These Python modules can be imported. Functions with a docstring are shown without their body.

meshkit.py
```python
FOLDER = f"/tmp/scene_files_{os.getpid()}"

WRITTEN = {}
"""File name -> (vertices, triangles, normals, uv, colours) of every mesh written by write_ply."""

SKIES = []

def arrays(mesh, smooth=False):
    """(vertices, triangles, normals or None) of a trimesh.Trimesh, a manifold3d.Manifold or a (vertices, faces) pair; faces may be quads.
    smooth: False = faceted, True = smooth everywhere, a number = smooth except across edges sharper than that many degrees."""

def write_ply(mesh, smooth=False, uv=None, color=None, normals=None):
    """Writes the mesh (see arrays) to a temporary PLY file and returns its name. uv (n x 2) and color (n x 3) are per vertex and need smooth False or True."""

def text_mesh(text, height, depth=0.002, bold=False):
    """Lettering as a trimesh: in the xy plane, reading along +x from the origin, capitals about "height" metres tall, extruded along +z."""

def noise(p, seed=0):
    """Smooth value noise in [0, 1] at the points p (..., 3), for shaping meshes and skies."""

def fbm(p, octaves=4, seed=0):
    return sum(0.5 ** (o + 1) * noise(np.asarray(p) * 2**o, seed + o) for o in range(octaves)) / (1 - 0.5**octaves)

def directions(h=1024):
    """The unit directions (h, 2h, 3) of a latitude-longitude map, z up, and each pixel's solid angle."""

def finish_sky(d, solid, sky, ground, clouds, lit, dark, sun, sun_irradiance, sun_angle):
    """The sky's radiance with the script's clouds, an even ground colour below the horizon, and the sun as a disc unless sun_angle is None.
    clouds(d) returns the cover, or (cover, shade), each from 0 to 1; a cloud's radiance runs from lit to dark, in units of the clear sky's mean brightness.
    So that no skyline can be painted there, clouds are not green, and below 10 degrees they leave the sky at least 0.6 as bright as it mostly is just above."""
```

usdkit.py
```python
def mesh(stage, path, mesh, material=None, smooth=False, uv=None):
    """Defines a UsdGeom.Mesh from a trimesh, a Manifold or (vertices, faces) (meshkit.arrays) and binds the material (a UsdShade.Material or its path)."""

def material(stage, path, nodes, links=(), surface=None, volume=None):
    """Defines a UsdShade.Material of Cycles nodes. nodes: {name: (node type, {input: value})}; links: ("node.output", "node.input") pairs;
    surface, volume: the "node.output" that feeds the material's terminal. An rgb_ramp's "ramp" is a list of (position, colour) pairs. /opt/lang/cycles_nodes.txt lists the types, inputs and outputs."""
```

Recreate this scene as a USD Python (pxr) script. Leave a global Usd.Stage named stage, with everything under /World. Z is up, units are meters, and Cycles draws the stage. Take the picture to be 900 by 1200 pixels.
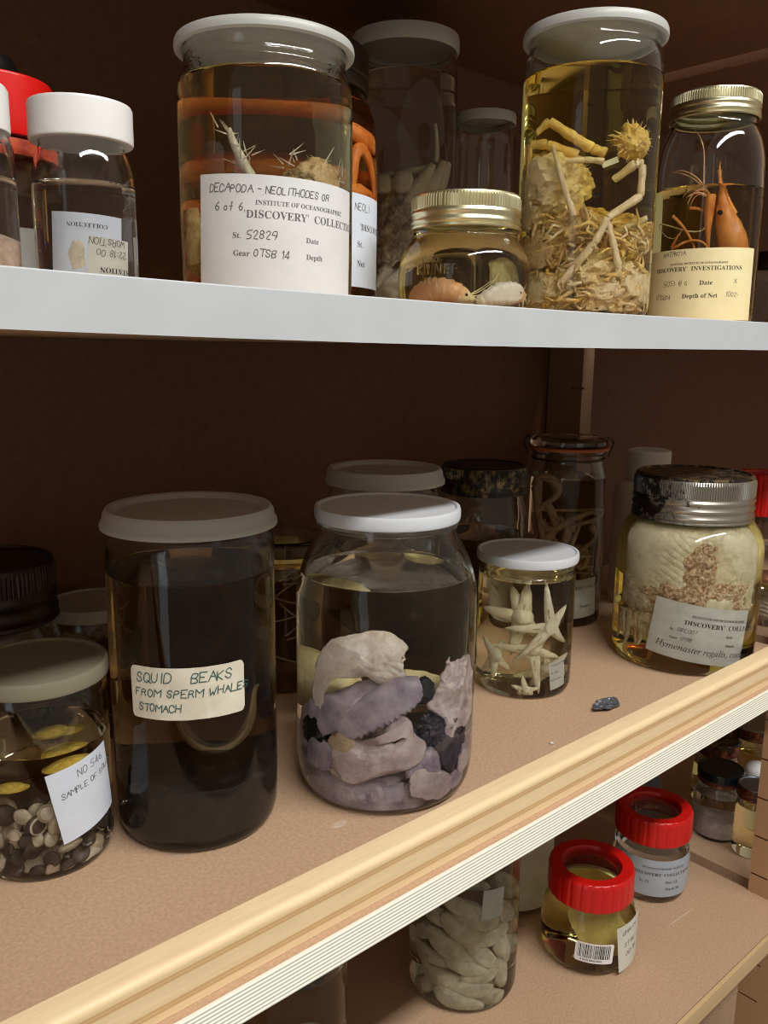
import math, random
import numpy as np, trimesh, shapely
import shapely.geometry as sg
from shapely import affinity
import manifold3d as mf
import usdkit, meshkit
from pxr import Usd, UsdGeom, UsdLux, UsdShade, Gf, Sdf, Vt

stage = Usd.Stage.CreateInMemory()
UsdGeom.SetStageUpAxis(stage, "Z")
UsdGeom.SetStageMetersPerUnit(stage, 1.0)
UsdGeom.Xform.Define(stage, "/World")
UsdGeom.Scope.Define(stage, "/World/Looks")
PI = math.pi

# ---------------------------------------------------------------- camera, light, exposure
EYE = np.array([0, 0, .32])
YAW, PITCH, ROLL, FPX = math.radians(48.22), math.radians(11.06), math.radians(.689), 1000.0
fwh = np.array([math.cos(YAW), math.sin(YAW), 0]); rgt = np.array([math.sin(YAW), -math.cos(YAW), 0]); zz = np.array([0, 0, 1.])
FWD = fwh*math.cos(PITCH) - zz*math.sin(PITCH)
up0 = fwh*math.sin(PITCH) + zz*math.cos(PITCH)
RT = math.cos(ROLL)*rgt + math.sin(ROLL)*up0
UPV = -math.sin(ROLL)*rgt + math.cos(ROLL)*up0
cam = UsdGeom.Camera.Define(stage, "/World/camera")
m = np.eye(4); m[0, :3] = RT; m[1, :3] = UPV; m[2, :3] = -FWD; m[3, :3] = EYE
cam.AddTransformOp().Set(Gf.Matrix4d(*m.ravel().tolist()))
cam.CreateHorizontalApertureAttr(36.0); cam.CreateVerticalApertureAttr(48.0)
cam.CreateFocalLengthAttr(36.0*FPX/900)
cam.CreateFStopAttr(0.0)
cam.CreateExposureAttr(3.0)
cam.CreateClippingRangeAttr(Gf.Vec2f(0.02, 100))

dome = UsdLux.DomeLight.Define(stage, "/World/room_ambient")
dome.CreateIntensityAttr(0.0115); dome.CreateColorAttr(Gf.Vec3f(1.0, .90, .76))
def rect_light(name, pos, target, w, h, power, col):
    l = UsdLux.RectLight.Define(stage, "/World/"+name)
    pos = np.array(pos, float); d = np.array(target, float)-pos; d /= np.linalg.norm(d)
    x = np.array([1., 0, 0]); x -= d*(x@d); x /= np.linalg.norm(x); y = np.cross(-d, x)
    mm = np.eye(4); mm[0, :3] = x; mm[1, :3] = y; mm[2, :3] = -d; mm[3, :3] = pos
    l.AddTransformOp().Set(Gf.Matrix4d(*mm.ravel().tolist()))
    l.CreateWidthAttr(w); l.CreateHeightAttr(h); l.CreateIntensityAttr(power); l.CreateColorAttr(Gf.Vec3f(*col))
    return l
# a long ceiling tube in the aisle, parallel to the shelf
rect_light("ceiling_tube_light", (.42, -.573, 1.40), (.5, .33, .1), 1.6, .10, 7.3, (1.0, .99, .98))
# daylight from the glazed door at the far end of the aisle
rect_light("aisle_door_daylight", (-1.75, -.35, .15), (.3, .3, .1), .42, 1.9, .13, (.78, .90, 1.0))

# ---------------------------------------------------------------- helpers
used_names = {}
def numbered(parent, name):
    k = (parent, name); n = used_names.get(k, 0); used_names[k] = n+1
    return f"{parent}/{name}" + (f"_{n:03d}" if n else "")
def meta(p, label=None, cat=None, group=None, kind=None):
    for k, v in (("label", label), ("category", cat), ("group", group), ("kind", kind)):
        if v: p.SetCustomDataByKey(k, v)
    return p
def thing(name, label, cat, loc=(0, 0, 0), group=None, kind=None):
    x = UsdGeom.Xform.Define(stage, numbered("/World", name))
    x.AddTranslateOp().Set(Gf.Vec3d(*map(float, loc)))
    p = meta(x.GetPrim(), label, cat, group, kind)
    p_loc[str(p.GetPath())] = np.array(loc, float)
    return p
p_loc = {}
def part(parent, name, mesh, mat, label=None, kind=None, smooth=35, world=True):
    """One mesh under a thing or part; vertices given in world coordinates."""
    pp = str(parent.GetPath()); top = "/".join(pp.split("/")[:3])
    if hasattr(mesh, "to_mesh"):
        q = mesh.to_mesh(); mesh = trimesh.Trimesh(q.vert_properties[:, :3], q.tri_verts, process=False)
    if world:
        mesh = mesh.copy(); mesh.apply_translation(-p_loc[top])
    o = usdkit.mesh(stage, numbered(pp, name), mesh, MAT[mat] if isinstance(mat, str) else mat, smooth=smooth)
    return meta(o.GetPrim(), label, kind=kind)
def solo(name, mesh, mat, label, cat, group=None, kind=None, smooth=35):
    """A thing that is one mesh."""
    if hasattr(mesh, "to_mesh"):
        q = mesh.to_mesh(); mesh = trimesh.Trimesh(q.vert_properties[:, :3], q.tri_verts, process=False)
    o = usdkit.mesh(stage, numbered("/World", name), mesh, MAT[mat] if isinstance(mat, str) else mat, smooth=smooth)
    return meta(o.GetPrim(), label, cat, group, kind)
def cat_(ms): return trimesh.util.concatenate([x for x in ms if x is not None])
def box(x0, x1, y0, y1, z0, z1):
    b = trimesh.creation.box([x1-x0, y1-y0, z1-z0]); b.apply_translation([(x0+x1)/2, (y0+y1)/2, (z0+z1)/2]); return b
def rbox(x0, x1, y0, y1, z0, z1, r=.0015, seg=8):
    s = mf.Manifold.sphere(r, seg)
    return mf.Manifold.batch_hull([s.translate([x, y, z]) for x in (x0+r, x1-r) for y in (y0+r, y1-r) for z in (z0+r, z1-r)])
def tm(m):
    q = m.to_mesh(); return trimesh.Trimesh(np.array(q.vert_properties[:, :3]), np.array(q.tri_verts), process=False)
def lathe(prof, n=64, closed=False, wob=None):
    """Surface of revolution about z through the origin; prof = [(r, z) ...]; faces point to the left of the profile's direction (outward for an upward outer wall)."""
    prof = np.asarray(prof, float); k = len(prof)
    t = np.linspace(0, 2*PI, n, endpoint=False)
    v = np.stack([prof[:, 0][:, None]*np.cos(t), prof[:, 0][:, None]*np.sin(t), np.repeat(prof[:, 1][:, None], n, 1)], -1)
    if wob is not None: v = wob(v, t)
    f = []
    for i in range(k if closed else k-1):
        a = i*n+np.arange(n); b = ((i+1) % k)*n+np.arange(n); a2 = np.roll(a, -1); b2 = np.roll(b, -1)
        f.append(np.stack([a, a2, b2], 1)); f.append(np.stack([a, b2, b], 1))
    mm = trimesh.Trimesh(v.reshape(-1, 3), np.vstack(f), process=False)
    mm.merge_vertices(digits_vertex=7); mm.update_faces(mm.nondegenerate_faces()); return mm
def arc(cx, cz, r, a0, a1, n=6):
    return [(cx+r*math.cos(math.radians(a)), cz+r*math.sin(math.radians(a))) for a in np.linspace(a0, a1, n)]
def smooth_prof(pts, it=2, keep=()):
    """Chaikin rounding of an open profile."""
    p = np.asarray(pts, float)
    for _ in range(it):
        q = np.empty((2*len(p)-2, 2)); q[0::2] = .75*p[:-1]+.25*p[1:]; q[1::2] = .25*p[:-1]+.75*p[1:]
        p = np.vstack([p[:1], q, p[-1:]])
    return p
def move(mm, x, y, z=0):
    mm = mm.copy(); mm.apply_translation([x, y, z]); return mm
def spline(pts, n):
    pts = np.asarray(pts, float)
    if len(pts) < 3: 
        t = np.linspace(0, 1, n)[:, None]; return pts[0]*(1-t)+pts[-1]*t
    from scipy.interpolate import PchipInterpolator, CubicSpline
    s = np.r_[0, np.cumsum(np.linalg.norm(np.diff(pts[:, :3], axis=0), axis=1)+1e-9)]
    return CubicSpline(s, pts)(np.linspace(0, s[-1], n))
def tube(pts, rad, n=8, k=None, flat=1.0, up=None, noise=0, seed=0, cap=True, nscale=200.):
    """Swept tube with capped ends; rad a number or one radius per control point; flat squashes it along `up`."""
    pts = np.asarray(pts, float); rad = np.broadcast_to(np.asarray(rad, float), (len(pts),))
    if k: 
        q = spline(np.c_[pts, rad], k); pts, rad = q[:, :3], np.maximum(q[:, 3], 1e-5)
    tan = np.gradient(pts, axis=0); tan /= np.linalg.norm(tan, axis=1, keepdims=True)+1e-12
    ref = np.array(up if up is not None else (0.13, .27, .95), float)
    a = np.cross(tan, ref); a /= np.linalg.norm(a, axis=1, keepdims=True)+1e-9
    for i in range(1, len(a)):
        if up is None:
            a[i] = a[i-1]-tan[i]*(a[i-1]@tan[i]); a[i] /= np.linalg.norm(a[i])+1e-12
    b = np.cross(tan, a)
    t = np.linspace(0, 2*PI, n, endpoint=False)
    v = pts[:, None]+rad[:, None, None]*(a[:, None]*np.cos(t)[None, :, None]+flat*b[:, None]*np.sin(t)[None, :, None])
    if noise:
        d = (meshkit.fbm(v*nscale, 3, seed)-.5)*2*noise
        nn = v-pts[:, None]; v = v+nn*d[..., None]
    K = len(pts); f = []
    for i in range(K-1):
        p = i*n+np.arange(n); q = p+n; p2 = np.roll(p, -1); q2 = np.roll(q, -1)
        f.append(np.stack([p, p2, q2], 1)); f.append(np.stack([p, q2, q], 1))
    v = v.reshape(-1, 3)
    if cap:
        v = np.vstack([v, pts[0], pts[-1]]); p = np.arange(n); q = (K-1)*n+np.arange(n)
        f.append(np.stack([np.roll(p, -1), p, np.full(n, len(v)-2)], 1)); f.append(np.stack([q, np.roll(q, -1), np.full(n, len(v)-1)], 1))
    return trimesh.Trimesh(v, np.vstack(f), process=False)
def blob(c, rad, sub=3, noise=.2, scale=3., seed=0, rot=None):
    s = trimesh.creation.icosphere(sub); v = s.vertices
    d = 1+noise*2*(meshkit.fbm(v*scale*.5+seed*7.3, 4, seed)-.5)
    v = v*d[:, None]*np.asarray(rad)
    if rot is not None: v = v@trimesh.transformations.euler_matrix(*rot)[:3, :3].T
    return trimesh.Trimesh(v+np.asarray(c), s.faces, process=False)
def sheet(P, thick, n=24, m=24):
    """A thick sheet: P(u, v) -> points for u, v grids in 0..1."""
    u, v = np.meshgrid(np.linspace(0, 1, n), np.linspace(0, 1, m), indexing="ij")
    p = P(u, v); du = np.gradient(p, axis=0); dv = np.gradient(p, axis=1)
    nn = np.cross(du, dv); nn /= np.linalg.norm(nn, axis=-1, keepdims=True)+1e-12
    th = thick if np.ndim(thick) == 0 else thick(u, v)[..., None]
    edge = np.minimum(np.minimum(u, 1-u), np.minimum(v, 1-v)); th = th*np.clip(edge/.08, .15, 1)[..., None]**.5
    top, bot = p+nn*th/2, p-nn*th/2
    idx = np.arange(n*m).reshape(n, m); q = lambda a, b, c, d: np.vstack([np.stack([a, b, c], -1).reshape(-1, 3), np.stack([a, c, d], -1).reshape(-1, 3)])
    f1 = q(idx[:-1, :-1], idx[1:, :-1], idx[1:, 1:], idx[:-1, 1:]); f2 = f1[:, ::-1]+n*m
    rim = np.r_[idx[0, :-1], idx[:-1, -1], idx[-1, :0:-1], idx[:0:-1, 0]]; r2 = np.roll(rim, -1)
    f3 = np.vstack([np.stack([rim, r2, r2+n*m], 1), np.stack([rim, r2+n*m, rim+n*m], 1)])
    return trimesh.Trimesh(np.vstack([top.reshape(-1, 3), bot.reshape(-1, 3)]), np.vstack([f1, f2, f3]), process=False)

# ---------------------------------------------------------------- materials
MAT = {}
def mat(name, nodes, links=(), surface="p.BSDF", volume=None):
    MAT[name] = usdkit.material(stage, "/World/Looks/"+name, nodes, links, surface=surface, volume=volume)
def lin(c): return tuple(((x/255)/12.92 if x/255 < .04045 else ((x/255+.055)/1.055)**2.4) for x in c)
def plain(name, col, rough=.5, **kw):
    mat(name, {"p": ("principled_bsdf", {"base_color": lin(col), "roughness": rough, **kw})})
def mottled(name, c0, c1, scale, rough=.55, detail=5, bump=0.0, bscale=None, mid=.5, width=.35, c2=None, bdist=.002, stretch=None, **kw):
    """Two or three tones mixed by noise, with optional relief, in world coordinates."""
    n = {"g": ("geometry", {}), "mp": ("mapping", {"scale": stretch or (1, 1, 1)}), "n": ("noise_texture", {"scale": scale, "detail": detail, "roughness": .6}),
         "r": ("rgb_ramp", {"ramp": [(mid-width/2, lin(c0)), (mid+width/2, lin(c1))] if c2 is None else [(mid-width/2, lin(c0)), (mid, lin(c1)), (mid+width/2, lin(c2))]}),
         "p": ("principled_bsdf", {"roughness": rough, **kw})}
    l = [("g.position", "mp.vector"), ("mp.vector", "n.vector"), ("n.fac", "r.fac"), ("r.color", "p.base_color")]
    if bump:
        n["n2"] = ("noise_texture", {"scale": bscale or scale*2, "detail": 4}); n["b"] = ("bump", {"strength": bump, "distance": bdist})
        l += [("mp.vector", "n2.vector"), ("n2.fac", "b.height"), ("b.normal", "p.normal")]
    mat(name, n, l)
def metal(name, col, rough=.3, spots=None, spot_scale=120, cover=.5, bumpy=0):
    n = {"p": ("principled_bsdf", {"base_color": lin(col), "metallic": 1.0, "roughness": rough})}; l = []
    if spots:
        n.update({"g": ("geometry", {}), "n": ("noise_texture", {"scale": spot_scale, "detail": 6, "roughness": .7}),
                  "r": ("rgb_ramp", {"ramp": [(cover-.06, lin(spots)), (cover+.06, lin(col))]}), "r2": ("rgb_ramp", {"ramp": [(cover-.06, (.15, .15, .15)), (cover+.06, (1, 1, 1))]})})
        l = [("g.position", "n.vector"), ("n.fac", "r.fac"), ("n.fac", "r2.fac"), ("r.color", "p.base_color"), ("r2.color", "p.metallic")]
    mat(name, n, l)
def glassy(name, ior=1.36, tint=(1, 1, 1), rough=0.0):
    mat(name, {"p": ("glass_bsdf", {"color": tint, "IOR": ior, "roughness": rough})})
def tinted(name, T, per=.1):
    """A clear liquid: light left after `per` metres of it = T."""
    a = [-math.log(max(t, 1e-3))/per for t in T]; d = max(a); c = [1-x/d for x in a]
    mat(name, {"v": ("absorption_volume", {"color": c, "density": d})}, surface=None, volume="v.volume")
def plastic(name, col, trans=.35, rough=.4):
    mat(name, {"p": ("principled_bsdf", {"base_color": lin(col), "roughness": rough}), "t": ("translucent_bsdf", {"color": lin(col)}), "m": ("mix_closure", {"fac": trans})},
        [("p.BSDF", "m.closure1"), ("t.BSDF", "m.closure2")], surface="m.closure")

# ---------------------------------------------------------------- colours and surfaces
mottled("hardboard", (182, 148, 117), (202, 168, 136), 420, rough=.62, bump=.25, bscale=700, bdist=.0006)
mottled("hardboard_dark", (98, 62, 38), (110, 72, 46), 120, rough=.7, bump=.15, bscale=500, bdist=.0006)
mottled("hardboard_edge", (190, 140, 105), (205, 158, 122), 300, rough=.7)
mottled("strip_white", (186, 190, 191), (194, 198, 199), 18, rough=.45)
plain("strip_ridged", (236, 232, 216), .5)
plain("dark_gap", (25, 17, 12), .9)
mat("pine", {"g": ("geometry", {}), "mp": ("mapping", {"scale": (1.2, 9, 9)}), "mw": ("mapping", {"scale": (1.4, 14, 30)}), "n": ("noise_texture", {"scale": 3, "detail": 3}),
    "w": ("wave_texture", {"wave_type": "bands", "bands_direction": "z", "scale": .8, "distortion": 3.2, "detail": 1, "detail_scale": .5}),
    "r": ("rgb_ramp", {"ramp": [(0, lin((246, 218, 172))), (.78, lin((243, 212, 164))), (.95, lin((208, 163, 110))), (1, lin((226, 188, 136)))]}),
    "n2": ("noise_texture", {"scale": 60, "detail": 4}), "mp2": ("mapping", {"scale": (.6, 8, 8)}), "r2": ("rgb_ramp", {"ramp": [(.3, (.9, .9, .9)), (.7, (1, 1, 1))]}),
    "mx": ("mix_color", {"blend_type": "multiply", "fac": 1.0}), "p": ("principled_bsdf", {"roughness": .48})},
    [("g.position", "mw.vector"), ("mw.vector", "w.vector"), ("w.fac", "r.fac"), ("g.position", "mp2.vector"), ("mp2.vector", "n2.vector"), ("n2.fac", "r2.fac"),
     ("r.color", "mx.a"), ("r2.color", "mx.b"), ("mx.result", "p.base_color")])
mottled("post_board", (176, 136, 98), (192, 152, 112), 14, rough=.6, stretch=(1, 1, .15))
mottled("post_shaded", (124, 94, 66), (138, 106, 76), 14, rough=.65, stretch=(1, 1, .15))  # post_board darkened for the rear post, its shade put into the colour
mottled("lip_pine", (206, 172, 124), (216, 184, 138), 30, rough=.5, stretch=(.1, 1, 1))

# ---------------------------------------------------------------- shelves, posts, panels
YF, YB, XL, XR, XN = .3272, .705, -.75, .917, 2.45
def sagdz(x): return .0045*np.clip((.5-np.asarray(x))/.4, 0, 1.6)**2
def along_x(sec, x0, x1, n, dz=None, dzb=None):
    """Extrudes a closed (y, z) section along x."""
    sec = np.asarray(sec, float); xs = np.linspace(x0, x1, n); k = len(sec)
    v = np.array([[(x, y, z+(dz(x) if dz else 0)) for y, z in sec] for x in xs]).reshape(-1, 3)
    f = []
    for i in range(n-1):
        a = i*k+np.arange(k); b = np.roll(a, -1)
        f += [np.stack([a, a+k, b+k], 1), np.stack([a, b+k, b], 1)]
    pg = sg.Polygon(sec); vv, ff = trimesh.creation.triangulate_polygon(pg, engine="earcut")
    tree = np.array([np.argmin(((sec-p)**2).sum(1)) for p in vv]); ff = tree[ff]
    f += [ff, ff[:, ::-1]+(n-1)*k]
    mm = trimesh.Trimesh(v, np.vstack(f), process=False); mm.fix_normals(); return mm
def shelf(label, z, th, board_y0, x0=XL, x1=XR+.003):
    t = thing("shelf", label, "shelf", ((x0+x1)/2, (YF+YB)/2, z), kind="thing")
    return t
T_SHELF_Z = .3415
# upper shelf seen from its edge
s = shelf("white-edged hardboard shelf at eye level under the top row of jars", T_SHELF_Z, .02, YF)
part(s, "board", along_x([(YF+.0022, T_SHELF_Z-.020), (YB, T_SHELF_Z-.020), (YB, T_SHELF_Z), (YF+.0022, T_SHELF_Z)], XL, XR, 24, sagdz), "hardboard")
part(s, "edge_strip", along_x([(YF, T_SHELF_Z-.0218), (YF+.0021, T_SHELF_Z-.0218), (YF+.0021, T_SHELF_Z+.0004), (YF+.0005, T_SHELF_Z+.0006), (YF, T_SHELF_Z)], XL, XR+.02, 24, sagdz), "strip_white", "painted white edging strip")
# middle shelf: board, ridged strip, pine rail
s = shelf("brown hardboard shelf with a pale pine rail along its front", 0, .02, YF)
part(s, "board", along_x([(YF+.0022, -.020), (YB, -.020), (YB, 0), (YF+.0022, 0)], XL, XR, 3), "hardboard")
sec = [(YF+.0021, -.0212), (YF+.0021, -.0003)]
for i in range(9):
    zt = -.0003-i*.00232
    sec += [(YF+.0005, zt), (YF-.0003, zt-.0006), (YF-.0003, zt-.0013), (YF+.0005, zt-.0019)]
part(s, "edge_strip", along_x(sec, XL, XR+.02, 3), "strip_ridged", "cream edging strip with fine ridges along it", smooth=20)
r = .0042
sec = [(.3512, .0002), (.3512, .0268)]+arc(.3502, .0268, .001, 0, 90, 3)[1:]+arc(.334+r, .0277-r, r, 90, 180, 6)+[(.334, .0002)]
part(s, "rail", along_x(sec, XL, XR+.03, 3), "pine", "planed pine rail", smooth=30)
# lower shelf
s = shelf("lower hardboard shelf with a thin pine lip at its front", -.3, .02, YF)
part(s, "board", along_x([(.331, -.318), (YB, -.318), (YB, -.3), (.331, -.3)], XL, XR+.003, 3), "hardboard")
part(s, "lip", along_x([(.3262, -.3185), (.3302, -.3185), (.3302, -.3), (.3262, -.3)], XL, XR+.03, 3), "lip_pine", "thin pine lip")
# bottom shelf and the shelf overhead
s = shelf("lowest hardboard shelf, glimpsed beneath the pine-lipped one", -.62, .02, YF)
part(s, "board", along_x([(YF, -.64), (YB, -.64), (YB, -.62), (YF, -.62)], XL, XR, 3), "hardboard")
part(s, "lip", along_x([(.3232, -.64), (.3268, -.64), (.3268, -.62), (.3232, -.62)], XL, XR, 3), "lip_pine", "thin pine lip")
s = shelf("shelf overhead whose dark underside closes the top row", .64, .02, YF)
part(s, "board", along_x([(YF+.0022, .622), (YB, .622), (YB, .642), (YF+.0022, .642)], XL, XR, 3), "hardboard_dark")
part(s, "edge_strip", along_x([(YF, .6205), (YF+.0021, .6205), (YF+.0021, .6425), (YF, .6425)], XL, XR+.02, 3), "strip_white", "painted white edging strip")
# next bay to the right: its boards start past a narrow gap
for z, nm in ((T_SHELF_Z, "white-edged shelf board of the next bay, right of the shrimp jar"), (0, "shelf board of the next bay beyond a narrow gap, level with the pine rail"),
              (-.622, "lowest shelf board of the next bay, down beside the slotted post"), (-.302, "shelf board of the next bay carrying the small screw-lid jars"), (.64, "overhead shelf board of the next bay, beyond a pale seam")):
    s = thing("shelf", nm, "shelf", (1.6, .5, z))
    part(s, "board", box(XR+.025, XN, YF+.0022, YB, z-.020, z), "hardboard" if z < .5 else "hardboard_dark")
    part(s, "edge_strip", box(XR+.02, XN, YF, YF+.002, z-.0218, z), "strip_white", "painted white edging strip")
# back panels (one each bay)
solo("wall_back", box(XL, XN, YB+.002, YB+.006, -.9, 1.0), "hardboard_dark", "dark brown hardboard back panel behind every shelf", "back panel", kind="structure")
solo("light_stop_right", box(XN, XN+.004, YF, YB+.006, -.9, 1.0), "hardboard_dark", "unseen brown panel added past the next bay to shut out ambient light", "end panel", kind="structure")  # added out of view to keep dome light out of the jar refractions
solo("light_stop_left", box(XL-.004, XL, YF, YB+.006, -.9, 1.0), "hardboard_dark", "unseen brown panel added at the left end to shut out ambient light", "end panel", kind="structure")  # matching added panel, blocks the dome at this end
# posts with saw kerfs on the inner face
def post(label, y0, y1, z0, z1, kerfs, m_="post_board"):
    b = mf.Manifold.cube([.023, y1-y0, z1-z0]).translate([XR, y0, z0])
    for k, (ya, yb) in kerfs:
        b -= mf.Manifold.cube([.006, yb-ya, .0025]).translate([XR-.001, ya, k])
    return solo("shelf_post", b, m_, label, "post", smooth=20)
post("upright wooden post with saw cuts at the right front corner of the shelves", .3275, .3805, -.9, 1.0,
     [(-.3+(.0225+.0475*i), (.360, .386)) for i in range(6)]+[(-.341-.0475*i, (.357, .386)) for i in range(4)]+[(.05+.0475*i, (.36, .386)) for i in range(5)])
post("upright wooden post with a saw cut, standing against the dark back panel", .651, .7045, -.9, 1.0, [(.2675+.11*i, (.645, .668)) for i in range(-3, 6)], "post_shaded")

# ---------------------------------------------------------------- materials of jars and specimens
glassy("glass", 1.38, (.985, .99, .985))
glassy("glass_green", 1.38, (.96, .98, .94))
mat("clear_plastic_film", {"t": ("transparent_bsdf", {"color": (.8, .84, .9)}), "g": ("principled_bsdf", {"base_color": lin((150, 165, 185)), "roughness": .25}), "m": ("mix_closure", {"fac": .45})},
    [("t.BSDF", "m.closure1"), ("g.BSDF", "m.closure2")], surface="m.closure")
tinted("liquid_amber_brown", (.55, .41, .24))
tinted("liquid_straw", (.93, .88, .58))
tinted("liquid_pale", (.93, .91, .78))
tinted("liquid_yellow", (.92, .79, .20))
tinted("liquid_lemon", (.90, .82, .36))
tinted("liquid_orange", (.88, .46, .11))
tinted("liquid_clear", (.97, .97, .95))
tinted("liquid_gold", (.84, .70, .22))
tinted("liquid_murky", (.62, .54, .42))
tinted("liquid_tea", (.86, .78, .56))
plastic("lid_white_plastic", (206, 206, 200), .3, .35)
plastic("lid_frosted", (204, 200, 192), .28, .45)
plastic("lid_blue_white", (226, 229, 232), .16, .38)
plastic("lid_grey_plastic", (150, 144, 120), .25, .5)
plastic("cap_white", (238, 238, 236), .12, .3)
plastic("bottle_white", (214, 205, 190), .3, .45)
plain("red_plastic", (206, 22, 18), .28)
plain("black_plastic", (14, 14, 15), .35)
plain("dark_brown_plastic", (46, 32, 27), .4)
plain("orange_rubber", (176, 98, 45), .6)
metal("gold_lacquer", (232, 225, 184), .3)
metal("gold_band", (222, 200, 130), .3)
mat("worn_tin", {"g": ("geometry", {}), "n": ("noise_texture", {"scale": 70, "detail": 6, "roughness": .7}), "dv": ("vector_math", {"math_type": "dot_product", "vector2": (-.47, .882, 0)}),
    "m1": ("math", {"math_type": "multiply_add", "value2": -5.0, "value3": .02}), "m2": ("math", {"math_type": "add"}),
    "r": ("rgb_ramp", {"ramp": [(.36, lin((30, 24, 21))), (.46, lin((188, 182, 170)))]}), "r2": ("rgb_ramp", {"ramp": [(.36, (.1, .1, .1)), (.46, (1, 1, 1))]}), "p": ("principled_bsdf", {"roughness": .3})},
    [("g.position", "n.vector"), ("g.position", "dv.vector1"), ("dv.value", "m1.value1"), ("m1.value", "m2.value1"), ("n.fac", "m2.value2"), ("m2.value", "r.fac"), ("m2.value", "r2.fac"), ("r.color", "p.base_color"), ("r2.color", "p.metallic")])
metal("worn_dark_tin", (150, 130, 95), .4, spots=(26, 22, 20), spot_scale=110, cover=.55)
metal("dark_tin", (70, 60, 52), .4)
metal("copper_tin", (150, 95, 65), .35, spots=(60, 36, 26), spot_scale=150, cover=.5)
plain("teal_black_enamel", (12, 26, 30), .22)
metal("steel_grey_tin", (150, 160, 172), .35)
metal("wire", (90, 85, 80), .35)
mottled("kerf_tape", (70, 74, 82), (150, 154, 162), 500, rough=.2, metallic=.6)
mottled("smear", (196, 166, 138), (214, 192, 168), 300, rough=.3)
mottled("organ_tan", (176, 150, 120), (214, 190, 156), 90, rough=.45, bump=.6)
plain("ink_black", (52, 50, 48), .7)
plain("ink_grey", (96, 94, 92), .7)
plain("ink_teal", (52, 92, 92), .7)
plain("ink_pencil", (92, 88, 84), .7)
plain("ink_violet", (95, 88, 150), .7)
mottled("paper_white", (204, 206, 206), (216, 217, 216), 40, rough=.75)
mottled("paper_blue", (206, 214, 226), (218, 226, 236), 40, rough=.75)
mottled("paper_cream", (226, 212, 160), (236, 224, 176), 45, rough=.75)
mottled("paper_aged", (214, 206, 184), (232, 226, 206), 60, rough=.7, bump=.3, bscale=120, bdist=.001)
mottled("paper_wet", (205, 205, 190), (222, 221, 208), 50, rough=.6)
plain("barcode_white", (244, 243, 240), .5)
mottled("organ_cream", (226, 202, 182), (250, 242, 228), 90, rough=.42, bump=.5, bscale=180, bdist=.002, specular_ior_level=.5)
mottled("organ_yellow", (214, 196, 150), (236, 222, 178), 60, rough=.45, bump=.3)
mottled("organ_lilac", (138, 122, 138), (196, 182, 190), 70, mid=.48, rough=.42, bump=.5, bscale=220, bdist=.0015)
mottled("organ_pink_grey", (176, 152, 154), (226, 208, 202), 80, rough=.42, bump=.5, bscale=200, bdist=.0015)
mottled("organ_dark", (40, 34, 44), (96, 86, 104), 160, rough=.4, bump=.8, bscale=260, bdist=.003)
mottled("organ_black", (20, 17, 20), (48, 42, 46), 90, rough=.4, bump=.4)
mottled("starfish_skin", (226, 212, 172), (242, 234, 206), 160, rough=.55, bump=.6, bscale=900, bdist=.0008)
mottled("starfish_groove", (176, 156, 112), (198, 180, 138), 300, rough=.6)
mottled("beak_dark", (44, 34, 28), (96, 78, 62), 120, rough=.35)
mottled("beak_tan", (150, 128, 102), (196, 174, 144), 150, rough=.4)
mottled("beak_pale", (184, 168, 142), (222, 210, 186), 160, rough=.45)
mottled("floating_gold", (204, 162, 46), (244, 214, 104), 240, rough=.35, bump=.4, bscale=500)
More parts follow.
